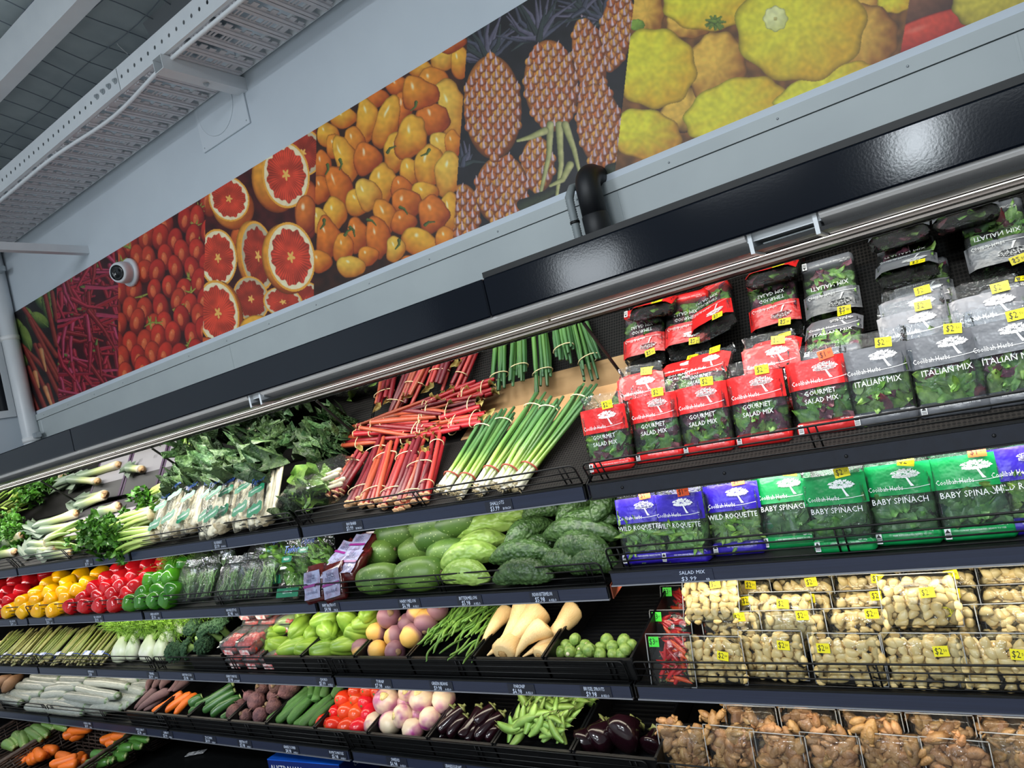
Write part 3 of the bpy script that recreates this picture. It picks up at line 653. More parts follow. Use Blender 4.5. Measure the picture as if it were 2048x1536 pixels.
# lantern chillies
setclip(4); bg((48, 22, 12))
HAB = [(840, 330, 80, 90), (700, 400, 75, 55, 20), (940, 370, 60, 90), (560, 500, 60, 55), (440, 570, 65, 60), (880, 250, 90, 60), (255, 690, 70, 62), (160, 790, 60, 66), (780, 480, 80, 80), (600, 640, 60, 100), (890, 640, 85, 165, -14), (780, 700, 92, 92), (690, 545, 105, 92), (390, 710, 62, 130, 6), (510, 715, 66, 150, 14), (830, 850, 70, 74), (900, 850, 50, 80), (200, 860, 50, 70), (320, 830, 60, 80), (130, 970, 48, 80), (560, 900, 76, 110, 12), (645, 815, 85, 125, 26), (650, 1000, 66, 74), (760, 975, 82, 125, 4), (270, 930, 62, 135, -18), (390, 930, 72, 92), (120, 1110, 50, 80), (870, 1020, 74, 125, 12), (230, 1100, 78, 125, -14), (490, 1080, 76, 110), (340, 1190, 74, 76), (400, 1140, 66, 95, -8), (590, 1100, 60, 70), (720, 1130, 80, 60), (200, 1250, 66, 90), (880, 1240, 60, 110), (620, 1195, 80, 85), (770, 1255, 88, 105), (500, 1275, 62, 105, -14), (110, 1290, 50, 70), (600, 1300, 66, 64), (330, 1380, 62, 96), (160, 1400, 66, 125), (700, 1420, 110, 76, 26), (850, 1400, 60, 70), (460, 1395, 78, 112, -8), (250, 1450, 54, 80), (560, 1460, 54, 70), (400, 1500, 62, 60), (120, 1530, 70, 60), (300, 1560, 80, 60), (660, 1560, 70, 60)]
for h in HAB:
    c = R_.choice((((226, 168, 54), (170, 78, 22)), ((220, 140, 44), (158, 62, 20)), ((216, 118, 38), (140, 52, 18)), ((226, 180, 70), (176, 96, 30))))
    fruit(600 + h[0] / 2.926, h[1] / 2.926, h[2] / 2.926 * 1.08, h[3] / 2.926 * 1.08, h[4] if len(h) > 4 else 0, c[0], c[1], .75, 3, .07, dent=.16, warp=.14)
for x, y, a in ((832, 205, 100), (775, 305, -60), (680, 320, 70), (858, 300, 120), (648, 440, 90), (700, 455, 40), (735, 440, 10), (800, 415, 20), (850, 450, -40), (690, 470, -60), (655, 330, 80), (905, 85, 130), (798, 480, 90)):
    a = math.radians(a); stroke([(x, y), (x + 9 * math.cos(a), y + 9 * math.sin(a)), (x + 20 * math.cos(a + .4), y + 20 * math.sin(a + .4))], 3.4, 1.2, (110, 130, 60), (40, 56, 28), 0)
# pineapples
setclip(5); bg((22, 20, 26))
def crown(cx, cy, n, l, a0, a1, w=6):
    for k in range(n):
        a = math.radians(a0 + (a1 - a0) * (k * .618 % 1)); L = l * R_.uniform(.6, 1.15); b = R_.uniform(-.6, .6)
        hi, lo = R_.choice((((92, 94, 112), (30, 32, 44)), ((118, 114, 134), (44, 42, 58)), ((66, 76, 74), (22, 28, 34))))
        stroke([(cx, cy), (cx + .5 * L * math.cos(a), cy + .5 * L * math.sin(a)), (cx + L * math.cos(a + b * .5), cy + L * math.sin(a + b * .5))], w, 1.2, hi, lo, .1)
def pine(cx, cy, rx, ry, ang):
    fruit(cx, cy, rx, ry, ang, (196, 118, 52), (110, 56, 28), 0)
    a = math.radians(ang); s = 15.5
    for j in range(-int(ry / s * 1.6) - 1, int(ry / s * 1.6) + 2):
        for i in range(-int(rx / s) - 1, int(rx / s) + 2):
            u = (i + .5 * (j % 2)) * s * 1.3; v = j * s * .82
            if (u / rx) ** 2 + (v / ry) ** 2 > .97: continue
            sq = math.sqrt(max(.1, 1 - (u / rx) ** 2)); x = cx + u * math.cos(a) - v * math.sin(a); y = cy + u * math.sin(a) + v * math.cos(a)
            fruit(x, y, s * .62 * (.55 + .45 * sq), s * .56, ang, R_.choice(((206, 132, 56), (190, 104, 46), (212, 150, 62))), (112, 52, 28), .12)
            fruit(x, y + 2, 3.2, 2.4, 0, (140, 72, 60), (90, 40, 40), 0)
            stroke([(x, y + 2), (x - 1, y - 6), (x + R_.uniform(-2, 2), y - 13)], 3.4, .6, (226, 200, 206), (176, 136, 142), 0)
crown(1210, 40, 16, 60, 150, 330); pine(1232, 62, 34, 82, 10); crown(1165, 20, 14, 60, 140, 330); pine(1178, 118, 32, 84, -10)
crown(925, 330, 10, 42, 190, 350); pine(925, 430, 36, 62, 0); pine(1075, 330, 34, 56, 0); pine(1200, 255, 46, 88, -10); crown(975, 120, 26, 92, 175, 330, 7); crown(1078, 78, 28, 92, 170, 330, 7)
pine(1003, 380, 53, 70, 4); pine(985, 215, 58, 104, -2); pine(1102, 172, 54, 92, -5)
for p in ([(1100, 250), (1098, 310), (1078, 400)], [(1118, 250), (1122, 330), (1112, 400)], [(1130, 250), (1148, 300), (1160, 350)], [(1090, 262), (1060, 275), (1035, 282)], [(1140, 330), (1125, 360), (1100, 372)]): stroke(p, 8, 3, (206, 200, 140), (120, 124, 70), 0)
for x in (1075, 1045, 1220): stroke([(x, 410 - (x - 1045) * .4), (x + 30, 395 - (x - 1045) * .4)], 12, 6, (60, 68, 44), (26, 30, 24), 0)
# yellow squash
setclip(6); bg((110, 70, 34))
Yh, Yl = (214, 206, 54), (206, 158, 40); Oh, Ol = (224, 178, 72), (138, 82, 34)
for h in ((110, 70, 90, 130, 0, Oh, Ol), (1200, 60, 140, 130, 0, Oh, Ol), (1380, 0, 90, 70, 0, Yh, Yl), (1230, 190, 170, 170, -20, Oh, Ol), (330, 560, 160, 110, -25, Oh, (60, 30, 20)), (470, 350, 150, 190, 10, Oh, Ol), (330, 120, 120, 80, 0, Oh, Ol),
          (420, 20, 230, 140, 0, Yh, Yl), (60, 130, 40, 30, 0, (130, 160, 60), (90, 120, 40)), (150, 350, 215, 205, 10, Yh, Yl), (100, 690, 190, 130, 10, Yh, (190, 130, 46)), (560, 560, 270, 150, -20, Yh, Yl), (1020, 450, 280, 90, -22, Yh, Yl), (900, 130, 335, 290, -8, Yh, Yl)):
    fruit(1250 + h[0] / 2.566, h[1] / 2.566, h[2] / 2.566, h[3] / 2.566, h[4], h[5], h[6], .0, 9, .035, lx=-.45, ly=-.35)
fruit(1550, 38, 24, 25, 0, (226, 226, 160), (200, 200, 120), 0, 8, .06); fruit(1550, 38, 4, 4, 0, (190, 180, 110), (160, 150, 80), 0)
for k in range(16):
    a = R_.uniform(0, 6.28); stroke([(1430, 44), (1430 + 20 * math.cos(a), 46 + 14 * math.sin(a))], 5, 2, (126, 150, 60), (80, 106, 40), 0)
for y in (-90, -180, -270, -360):
    for x in range(1240, 1900, 110): fruit(x + y % 60, y, 80, 62, 0, Yh, Yl, 0, 9, .04)
# mixed squash and capsicum
setclip(7); bg((34, 40, 44))
fruit(1850, -30, 110, 75, -25, (140, 90, 66), (70, 44, 36), 0); fruit(1870, 60, 130, 32, -18, (206, 70, 52), (120, 24, 28), .2); fruit(2010, -10, 110, 70, -16, (206, 190, 70), (130, 110, 44), 0, 14, .02); fruit(2180, -40, 90, 90, 0, (190, 90, 50), (110, 40, 30), 0)
for k in range(30): fruit(R_.uniform(1850, 2240), R_.uniform(-440, -110), 50, 44, 0, R_.choice(((206, 70, 52), (206, 190, 70), (140, 90, 66))), (80, 40, 30), .1)
CLIPM[:] = True
# resample the print onto the wall plane
MZ0, MZ1, MX0, MX1, RES = 2.300, 3.062, -1.37, 5.5, .0022
tw, th_ = int((MX1 - MX0) / RES), int((MZ1 - MZ0) / RES)
gx, gz = np.meshgrid(MX0 + (np.arange(tw) + .5) * RES, MZ0 + (np.arange(th_) + .5) * RES)
PW = np.stack([gx, np.full_like(gx, YW - .004), gz], -1) - CP; q = PW @ RC.T
q[..., 2] = np.maximum(q[..., 2], .3)
px = np.clip(1024 + FPX * q[..., 0] / q[..., 2] + OX, 0, CW - 1.01); py = np.clip(768 + FPX * q[..., 1] / q[..., 2] + OY, 0, CH - 1.01)
ix, iy = px.astype(int), py.astype(int); fx, fy = (px - ix)[..., None], (py - iy)[..., None]
tex = CV[iy, ix] * (1 - fx) * (1 - fy) + CV[iy, ix + 1] * fx * (1 - fy) + CV[iy + 1, ix] * (1 - fx) * fy + CV[iy + 1, ix + 1] * fx * fy
t01 = np.clip(tex / 255, 0, 1); tl = np.where(t01 <= .04045, t01 / 12.92, ((t01 + .055) / 1.055) ** 2.4)
tl = np.clip(tl * 1.15, 0, .92)
img = bpy.data.images.new('mural_print', tw, th_, alpha=False, float_buffer=True); img.colorspace_settings.name = 'Non-Color'
buf = np.ones((th_, tw, 4), np.float32); buf[..., :3] = tl; img.pixels.foreach_set(buf.ravel()); img.update(); img.pack()
mm = bpy.data.materials.new('mural_paper'); mm.use_nodes = True; nt = mm.node_tree
ti = nt.nodes.new('ShaderNodeTexImage'); ti.image = img; ti.extension = 'EXTEND'
nt.links.new(ti.outputs[0], nt.nodes['Principled BSDF'].inputs['Base Color']); nt.nodes['Principled BSDF'].inputs['Roughness'].default_value = .5
PL = ['printed panel of rhubarb stalks and leaves beside the corner pipe', 'printed panel of small red chillies', 'printed panel of red plum tomatoes on the vine', 'printed panel of halved ruby grapefruit', 'printed panel of orange lantern chillies',
      'printed panel of stacked pineapples above the black drain pipe', 'printed panel of big yellow pattypan squash', 'printed panel of mixed pumpkins and red capsicum at the right end of the mural']
for i in range(8):
    c4 = []
    for z, lr in ((MZ0, 0), (MZ0, 1), (MZ1, 1), (MZ1, 0)):
        b = BORD[i + lr]
        if i + lr == 0: x = -1.352
        elif i + lr == 8: x = 5.45
        else:
            a0, a1 = onY(*b[0], YW), onY(*b[1], YW); x = a0.x + (a1.x - a0.x) * (z - a0.z) / (a1.z - a0.z)
        c4.append((x, z))
    yb, yf = YW - .0005, YW - .004 - .0004 * (i % 2)
    V = [(x, yf, z) for x, z in c4] + [(x, yb, z) for x, z in c4]
    F = [(0, 1, 2, 3), (4, 7, 6, 5), (0, 4, 5, 1), (1, 5, 6, 2), (2, 6, 7, 3), (3, 7, 4, 0)]
    m = me('print', V, F, mm, False); uv = m.uv_layers.new(name='UVMap')
    for lp in m.loops:
        v = m.vertices[lp.vertex_index].co; uv.data[lp.index].uv = ((v.x - MX0) / (MX1 - MX0), (v.z - MZ0) / (MZ1 - MZ0))
    tag(ob('mural_panel', m), PL[i], 'poster', 'printed panels of the produce mural')
# ================================================================== produce: shared kinds
def two(a, s, h0=.0, h1=None):
    return D(a[0], a[1], s, h0), D(a[2], a[3], s, h0 if h1 is None else h1)
def along(p0, p1, r, roll=0.):
    return frame(p0, p1 - p0, roll=roll) @ S(r, r, (p1 - p0).length)
def conv(cx, cy, k, *v):
    """crop coordinates -> photo pixels"""
    return tuple(round((cx if i % 2 == 0 else cy) + q / k, 1) for i, q in enumerate(v))
def put(mesh, name, label, cat, mx, group=None, parts=()):
    o = tag(ob(name, mesh, None, mx), label, cat, group)
    for nm, m, *r in parts: ob(nm, m, o, r[0] if r else None)
    return o
def rnd(a, b): return random.uniform(a, b)
def jig(x, y, mn=4.):
    return x

GREENLEAF = M('leaf_green', (122, 166, 66), (66, 112, 44), 60, .42, var=.3, hue=.02)
DARKLEAF = M('leaf_dark', (72, 102, 56), (38, 66, 34), 45, .55, bump=.8, bscale=70, var=.35, hue=.02)
PURPLEAF = M('leaf_purple', (120, 56, 66), (76, 36, 52), 60, .45, var=.3, hue=.02)
ROCKET = M('leaf_rocket', (132, 172, 80), (86, 128, 56), 60, .45, var=.28, hue=.015)
SPIN = M('leaf_spinach', (96, 140, 74), (58, 102, 54), 50, .4, var=.25)
BAND = M('rubber_band', (226, 206, 160), None, rough=.6)
REDBAND = M('red_band', (170, 76, 58), None, rough=.6)
STK_Y = M('sticker_yellow', (242, 228, 20), None, rough=.5); STK_O = M('sticker_orange', (255, 96, 40), None, rough=.5); STK_G = M('sticker_green', (70, 222, 60), None, rough=.5)
FILM = clear('film', gloss=.22, rough=.07, bump=.55, bscale=55, haze=.015)
BAGF = clear('bag_film', (253, 254, 254), gloss=.2, rough=.08, bump=1., bscale=42, haze=.012)
TUB = clear('clear_tub', gloss=.24, rough=.06, bump=.15, bscale=40, haze=.012)

def sticker(parent, mat, txt, mx, w=.034, h=.022):
    k = (w, h, mat.name)
    if k not in TXT: TXT[k] = me('sticker', *box(-w / 2, -.0006, -h / 2, w / 2, 0, h / 2), mat, False)
    st = ob('price_sticker', TXT[k], parent, mx)
    ob('lettering', text_mesh(txt, .0195 * h / .022, BLK, .8), st, T(-.005 * w / .034, -.0012, 0))
    ob('lettering', text_mesh('50' if txt != '$3' else '00', .008, BLK, .9), st, T(.0095 * w / .034, -.0012, .001))
    return st
# tree emblem: a spreading crown of small leaf flecks over a leaning trunk
tv, tf = [], []
r_ = random.Random(3)
for k in range(200):
    a = r_.uniform(0, PI * 2); q = math.sqrt(r_.random()) if k > 60 else r_.uniform(.85, 1.08); x = .021 * q * math.cos(a); z = .010 + .0095 * q * math.sin(a) * (1 if math.sin(a) > 0 else .45)
    s_ = r_.uniform(.0013, .003); b_ = r_.uniform(0, 6.28); i = len(tv)
    tv += [(x + s_ * math.cos(b_ + q2), 0, z + s_ * .8 * math.sin(b_ + q2)) for q2 in (0, 2.1, 4.2)]; tf.append((i, i + 1, i + 2))
tr = [(.001, .008, .0015), (.003, .002, .0017), (.006, -.005, .002), (.009, -.0105, .0028)]
for (x, z, w_), (x2, z2, w2) in zip(tr, tr[1:]):
    i = len(tv); tv += [(x - w_, 0, z), (x + w_, 0, z), (x2 + w2, 0, z2), (x2 - w2, 0, z2)]; tf.append((i, i + 3, i + 2, i + 1))
for k in range(16):                                                               # long ground line
    x = -.036 + .0045 * k; z = -.0145 + .000055 * (k - 7) ** 2 * .8; i = len(tv); tv += [(x, 0, z), (x + .0046, 0, z + .00006 * (k - 6)), (x + .0046, 0, z + .0009 + .00006 * (k - 6)), (x, 0, z + .0009)]; tf.append((i, i + 1, i + 2, i + 3))
TREE = me('emblem', tv, tf, WHT, False)

def bag_mesh(w, h, d, seed, flap=.03, n=9):
    """pillow of clear film with a crimped top flap"""
    r2 = random.Random(seed); V = []; F = []
    zs = np.linspace(0, h + flap, n + 3); cols = 14
    for z in zs:
        t = min(1, z / h); th = d / 2 * min(1, (z / .015) ** .5 if z > 0 else .2) if z < h * .85 else d / 2 * max(.06, 1 - ((z - h * .85) / (h * .15 + flap)) ** .8)
        for k in range(cols):
            a = 2 * PI * k / cols; ca, sa = math.cos(a), math.sin(a)
            x = w / 2 * math.copysign(abs(ca) ** .35, ca); y = th * math.copysign(abs(sa) ** .45, sa)
            j = .0022 if z < h * .85 else .006
            V.append((x * (1 - .06 * max(0, z - h) / flap) + r2.uniform(-j, j), y + r2.uniform(-j, j) * (1.6 if z > h else .6), z + r2.uniform(-j, j) * .7))
    m = len(zs)
    for i in range(m - 1):
        for k in range(cols):
            a = i * cols + k; b = i * cols + (k + 1) % cols; F.append((a, b, b + cols, a + cols))
    F.append(tuple(range(cols))[::-1])
    return V, F
LEAFSET = {
    'mix': [me('leaf', *leaf(.07, .04, .25, .4, .18, 6, 4, k), mt) for k, mt in enumerate((GREENLEAF, PURPLEAF, GREENLEAF, PURPLEAF, PURPLEAF, GREENLEAF))],
    'ital': [me('leaf', *leaf(.075, .026 if k % 3 else .04, .3, .4, .22, 7, 4, k + 10), mt) for k, mt in enumerate((ROCKET, ROCKET, ROCKET, PURPLEAF, ROCKET, GREENLEAF))],
    'rocket': [me('leaf', *leaf(.085, .020, .35, .4, .22, 7, 4, k + 20), ROCKET) for k in range(5)],
    'spin': [me('leaf', *leaf(.07, .036, .3, .45, .08, 6, 4, k + 30, tip=.85), SPIN) for k in range(5)] + [me('leaf', *tube([(0, 0, 0), (.005, -.004, .03), (.012, 0, .06)], .0018, 5), GREENLEAF)]}
def leafbed(kind, w, h, d, seed):
    r2 = random.Random(seed); src = LEAFSET[kind]; V = []; F = []; MI = []; mats = []
    for k in range(46):
        m0 = src[r2.randrange(len(src))]; mx = T(r2.uniform(-w / 2, w / 2) * .86, r2.uniform(-.25, .45) * d, r2.uniform(.02, h * .84)) @ RY(r2.uniform(0, 6.28)) @ RX(r2.uniform(-.5, .5)) @ T(0, 0, -.03)
        b = len(V); mt = m0.materials[0]
        if mt not in mats: mats.append(mt)
        for v in m0.vertices:
            q = mx @ v.co; V.append((max(-w * .47, min(w * .47, q.x)), max(-d * .46, min(d * .46, q.y)), max(.004, min(h * .93, q.z))))
        for p in m0.polygons: F.append(tuple(i + b for i in p.vertices)); MI.append(mats.index(mt))
    return me('salad_filling', V, F, mats, True, MI)
PKW, PKH, PKD = .138, .188, .052
PACK = {}
BANDC = {'mix': (222, 38, 38), 'ital': (106, 108, 114), 'rocket': (50, 32, 170), 'spin': (16, 150, 78)}
WORDS = {'mix': ('GOURMET', 'SALAD MIX'), 'ital': ('ITALIAN MIX',), 'rocket': ('WILD ROQUETTE',), 'spin': ('BABY SPINACH',)}
def salad_pack(kind, mx, label, price='$2', stick=STK_Y, seed=0, sx=.03, nleaf=13, group='salad packs'):
    v = seed % 3
    if (kind, v) not in PACK:
        c = BANDC[kind]; bm = M('band_' + kind, c, tuple(int(x * .9) for x in c), 20, .28, bump=.25, bscale=45)
        def wrap(z0, z1, bulge):                                                 # printed band wrapped round the front of the bag
            V = []; F = []; r2 = random.Random(v + 5)
            N_ = 8
            for j in range(4):
                for i in range(N_ + 1):
                    x = (i / N_ - .5) * (PKW + .006); V.append((x, -PKD / 2 - .0032 + .012 * abs(x / PKW * 2) ** 6 + r2.uniform(-.0006, .0006), z0 + (z1 - z0) * j / 3))
            for j in range(3):
                for i in range(N_):
                    a = j * (N_ + 1) + i; F.append((a, a + 1, a + N_ + 2, a + N_ + 1))
            return me('printed_band', V, F, bm)
        tray = me('tub', *xf(bbox_c(PKW - .008, PKD - .006, PKH * .94, .006), T(0, 0, PKH * .48)), TUB)
        base_in = me('base_band', *xf(bbox_c(PKW - .002, PKD, .034, .008), T(0, -.002, .019)), bm)
        PACK[(kind, v)] = (me('film_bag', *bag_mesh(PKW, PKH, PKD, 7 + v), FILM), tray, wrap(.112, .180, 1), base_in, leafbed(kind, PKW, PKH, PKD, v), )
    fb, tray, band, base, bed = PACK[(kind, v)]
    o = thing('salad_pack', label, 'salad pack', mx, group)
    ob('film_bag', fb, o); ob('tub', tray, o); hb = ob('header_band', band, o); bb = ob('base_band', base, o)
    ob('salad_filling', bed, o, kind='stuff')
    r2 = random.Random(seed * 7 + 1); src = LEAFSET[kind]
    for k in range(nleaf):
        x, z = r2.uniform(-.042, .042), r2.uniform(.045, .105); a = r2.uniform(0, 6.28)
        ob('leaf', src[r2.randrange(len(src))], o, T(x, -PKD / 2 + .009 + r2.uniform(0, .004), z) @ RY(a) @ RX(r2.uniform(-.15, .15)) @ S(r2.uniform(.6, .95)) @ T(0, 0, -.034))
    y = -PKD / 2 - .006
    ob('lettering', text_mesh('Coolibah Herbs', .0155, WHT, .72), hb, T(-.022, y, .127)); ob('emblem', TREE, hb, T(.022, y, .142) @ S(1.25))
    wd_ = WORDS[kind]
    for k, t in enumerate(wd_): ob('lettering', text_mesh(t, .0165 if len(wd_) > 1 else .0185, WHT, .92 if len(t) < 13 else .86), o, T(.002, y, .099 - .0185 * k))
    ob('lettering', text_mesh('KEEP REFRIGERATED, READY TO USE', .0046, WHT), bb, T(.012, -PKD / 2 - .0035, .024)); ob('lettering', text_mesh('NET 100g', .0045, WHT), bb, T(.045, -PKD / 2 - .0035, .031))
    ob('recycling_mark', TXT.setdefault('rec', me('recycling_mark', [(-.006, 0, -.011), (.006, 0, -.011), (.006, 0, .011), (-.006, 0, .011)], [(0, 1, 2, 3)], WHT, False)), bb, T(-.056, -PKD / 2 - .0035, .019))
    ob('recycling_arrow', TXT.setdefault('reca', me('recycling_arrow', [(-.005, 0, .002), (.005, 0, .002), (0, 0, .010)] + [(x, 0, z) for z in (-.008, -.005, -.002) for x in (-.005, .005)] + [(x, 0, z + .0014) for z in (-.008, -.005, -.002) for x in (-.005, .005)], [(0, 1, 2), (3, 4, 10, 9), (5, 6, 12, 11), (7, 8, 14, 13)], BLK, False)), bb, T(-.056, -PKD / 2 - .0042, .019))
    if stick: sticker(o, stick, price, T(sx, y - .001, .184) @ RY(r2.uniform(-.15, .2)))
    return o
def stand(px, py, s, lean, yaw=0., h=0., roll=0.):
    """matrix of a pack standing with its bottom centre over that pixel of the deck, leaning back"""
    p = D(px, py, s, h); return T(p) @ RZ(yaw) @ RX(-lean) @ RY(roll) @ T(0, PKD / 2, 0)

# ------------------------------------------------------------------ top shelf, right bay: salad packs
FR = [(1221, 945, 'mix'), (1317, 925, 'mix'), (1416, 909, 'mix'), (1527, 892, 'mix'), (1655, 868, 'mix'), (1772, 851, 'ital'), (1912, 832, 'ital'), (2040, 812, 'ital')]
nth = ['first', 'second', 'third', 'fourth', 'fifth']
for k, (px, py, kd) in enumerate(FR):
    n_ = k if kd == 'mix' else k - 5
    lb_ = f'red gourmet salad mix pack, {nth[n_]} from the left in the front row' if kd == 'mix' else f'grey Italian mix pack, {nth[n_]} from the left in the front row'
    salad_pack(kd, stand(px, py, 1, .20 if k else .12, yaw=-.05), lb_ + (' with orange sticker' if k == 4 else ''), '$1' if k == 4 else '$2', STK_O if k == 4 else STK_Y, k, .03)
# second row: packs lying back against the deck, seen again in the mirror
def lying(px, py, dx, tt, kd, lab, seed, flip=0., h=.03, lean=1.0, price='$2'):
    p = D(px, py, 1, .0); q = deckp(p.x + dx, tt, 1, h)
    salad_pack(kd, T(q) @ RZ(flip) @ RX(-lean) @ T(0, 0, -.03), lab, price, STK_Y, seed, nleaf=9)
X_ = [D(px, py, 1).x for px, py, _ in FR]
def lyx(x, tt, kd, lab, seed, flip, h, lean, nl=9):
    q = deckp(x, tt, 1, h); salad_pack(kd, T(q) @ RZ(flip) @ RX(-lean), lab, '$2', STK_Y, seed, nleaf=nl)
def flat(x, t, h, kd, lab, seed, yaw=0., roll=0.):
    salad_pack(kd, T(deckp(x, t, 1, h)) @ RZ(yaw) @ RX(-1.065 + roll) @ T(0, 0, -.094), lab, '$2', STK_Y, seed, nleaf=9)
lyx(3.80, .17, 'mix', 'red gourmet salad mix pack standing behind the first two front packs', 21, .05, .0, .35)
flat(3.74, .33, .045, 'mix', 'red gourmet salad mix pack lying face up at the back, leftmost one', 30)
flat(3.89, .33, .050, 'mix', 'red gourmet salad mix pack lying face up at the back, second one', 31, .04)
lyx(3.95, .22, 'mix', 'red gourmet salad mix pack flopped over behind the second and third front packs', 22, -.25, .02, .75)
lyx(4.17, .17, 'mix', 'red gourmet salad mix pack standing behind the fourth front pack', 24, .02, .0, .34)
flat(4.15, .34, .045, 'mix', 'red gourmet salad mix pack lying face up behind the fourth front pack', 32, -.03)
flat(4.31, .355, .06, 'ital', 'grey Italian mix pack lying face up behind the first grey front pack', 25)
lyx(4.50, .17, 'ital', 'grey Italian mix pack standing behind the second grey front pack', 26, .0, .0, .30)
lyx(4.65, .17, 'ital', 'grey Italian mix pack standing behind the third grey front pack', 27, .0, .0, .30)
lyx(4.50, .255, 'ital', 'grey Italian mix pack in the third row below its mirror image', 28, .0, .0, .45)
lyx(4.52, .33, 'ital', 'grey Italian mix pack in the fourth row against the mirror', 34, .0, .0, .55)
flat(4.70, .33, .05, 'ital', 'grey Italian mix pack lying face up at the right edge of the view', 29)
# ------------------------------------------------------------------ second shelf, right bay
SR = [(1290, 1130, 'rocket', '$1'), (1370, 1128, 'rocket', '$1'), (1478, 1112, 'rocket', '$1'), (1582, 1098, 'spin', '$2'), (1690, 1108, 'spin', '$2'), (1818, 1092, 'spin', '$2'), (1962, 1082, 'spin', '$1'), (2082, 1068, 'rocket', '$1')]
for k, (px, py, kd, pr_) in enumerate(SR):
    nm_ = 'blue banded wild roquette pack' if kd == 'rocket' else 'green banded baby spinach pack'
    n_ = k if k < 3 else k - 3
    lb_ = f'{nm_}, {nth[n_]} from the left on the second shelf' if k < 7 else 'blue banded wild roquette pack cut by the right edge of the view'
    salad_pack(kd, stand(px, py, 22, (.22, .16, .22, .26, .14, .16, .2, .2)[k], yaw=(.0, -.12, .0, .0, -.08, -.06, 0, .1)[k]), lb_, pr_, STK_O if pr_ == '$1' else STK_Y, k + 40)
for k in range(7):
    x = 3.80 + .145 * k
    kd = 'rocket' if k < 2 else 'spin'
    q = deckp(x, .13, 22, 0)
    salad_pack(kd, T(q) @ RX(-.24), f'{"blue wild roquette" if kd == "rocket" else "green baby spinach"} pack, {ORD[k]} from the left in the second row of the second shelf', '$1' if kd == 'rocket' else '$2', STK_O if kd == 'rocket' else STK_Y, k + 60, nleaf=6)
# ================================================================== top shelf: rhubarb
RHU = [M('rhubarb_%d' % k, c, c2, 25, .38, var=.15, aniso=(1, 1, .15)) for k, (c, c2) in enumerate((((176, 34, 42), (120, 20, 32)), ((190, 66, 56), (150, 34, 40)), ((176, 88, 52), (146, 48, 38)), ((112, 22, 34), (80, 16, 28)), ((146, 30, 40), (100, 20, 30))))]
RHEND = M('rhubarb_butt', (226, 190, 140), (190, 130, 90), 40, .6)
RST = [me('stalk', *utube([(.02 * math.sin(k), 0, 0), (.35 * (k % 3 - 1), .2, .35), (.2 * (k % 2), .3, .7), (0, 0, 1)], [1.05, .95, .85, .8], 7), RHU[k]) for k in range(5)]
RBT = me('butt', *blob(1.35, 1.1, .018, 7, 4, .12, 3), RHEND)
RLF = me('leaf_stub', *leaf(.035, .03, .5, .6, .3, 4, 3, 2), M('leaf_stub', (206, 196, 120), (176, 150, 80), 40, .5))
def ring_mesh(rx, ry, w, mat, name='band'):
    return me(name, *tube([(rx * math.cos(a), ry * math.sin(a), .004 * math.sin(a + 1)) for a in np.linspace(0, 2 * PI, 15)], w, 5), mat)
RBAND = ring_mesh(1, 1, .07, BAND)
def rhubarb(p0, p1, label, n=6, r=.011, seed=0, flat=.6):
    r2 = random.Random(seed); L = (p1 - p0).length; m = frame(p0, p1 - p0, up=(0, -.6, .8))
    o = thing('rhubarb_bunch', label, 'rhubarb', m, 'rhubarb bunches')
    for k in range(n):
        a = (k - (n - 1) / 2) / n * 2; x = r * .95 * (.5 if k % 2 else -.6); y = a * r * n * .5
        st = RST[r2.randrange(5)]; l = L * r2.uniform(.88, 1.05); rr = r * r2.uniform(.75, 1.1); tl = Matrix.Rotation(r2.uniform(-.05, .05), 4, 'X') @ RY(r2.uniform(-.04, .04))
        s_ = ob('stalk', st, o, T(x, y, r2.uniform(-.012, .02)) @ tl @ S(rr, rr, l))
        ob('butt', RBT, s_, S(1, 1, 1)); 
        if k % 3 == 0: ob('leaf_stub', RLF, s_, T(0, 0, .99) @ S(1 / rr, 1 / rr, 1 / l))
    for t in (.2, .8): ob('rubber_band', RBAND, o, T(0, 0, L * t) @ S(r * 1.9, r * n * .58, .03))
    return o
K5 = lambda *v: conv(450, 600, 4.096, *v); K7 = lambda *v: conv(450, 950, 4.096, *v)
front = [((895, 1560, 1100, 1270), 'leftmost'), ((1060, 1640, 1270, 1140), 'second from the left'), ((1180, 1640, 1340, 1200), 'third from the left'), ((1330, 1640, 1530, 1190), 'fourth from the left'), ((1480, 1640, 1620, 1280), 'fifth from the left'), ((1620, 1600, 1760, 1080), 'orange brown, rightmost')]
for k, (q, w_) in enumerate(front):
    a = K5(*q); p0 = D(a[0], a[1] + 8, 1, .018); p1 = D(a[2], a[3], 1, .055)
    rhubarb(p0, p1, f'upright rhubarb bunch at the front of the top shelf, {w_}', 8 if k < 5 else 4, .0115, k, .6)
pile_ = [((1130, 1010, 1700, 1060), .05), ((1100, 1060, 1760, 1010), .06), ((1210, 970, 1740, 930), .08), ((1120, 930, 1400, 880), .06), ((1230, 830, 1810, 870), .10), ((1240, 910, 1760, 890), .09), ((1480, 800, 1900, 720), .08), ((1640, 740, 1940, 690), .10), ((1780, 930, 2080, 830), .08), ((1850, 1000, 2100, 960), .06), ((1000, 1160, 1620, 1100), .04), ((1560, 1080, 1960, 1020), .05)]
for k, (q, h) in enumerate(pile_):
    a = K5(*q); p0, p1 = D(a[0], a[1], 1, h), D(a[2], a[3], 1, h)
    rhubarb(p0, p1, f'rhubarb bunch lying crosswise in the pile, {ORD[k]} counted from the shelf upward', 6, .0115, 40 + k)
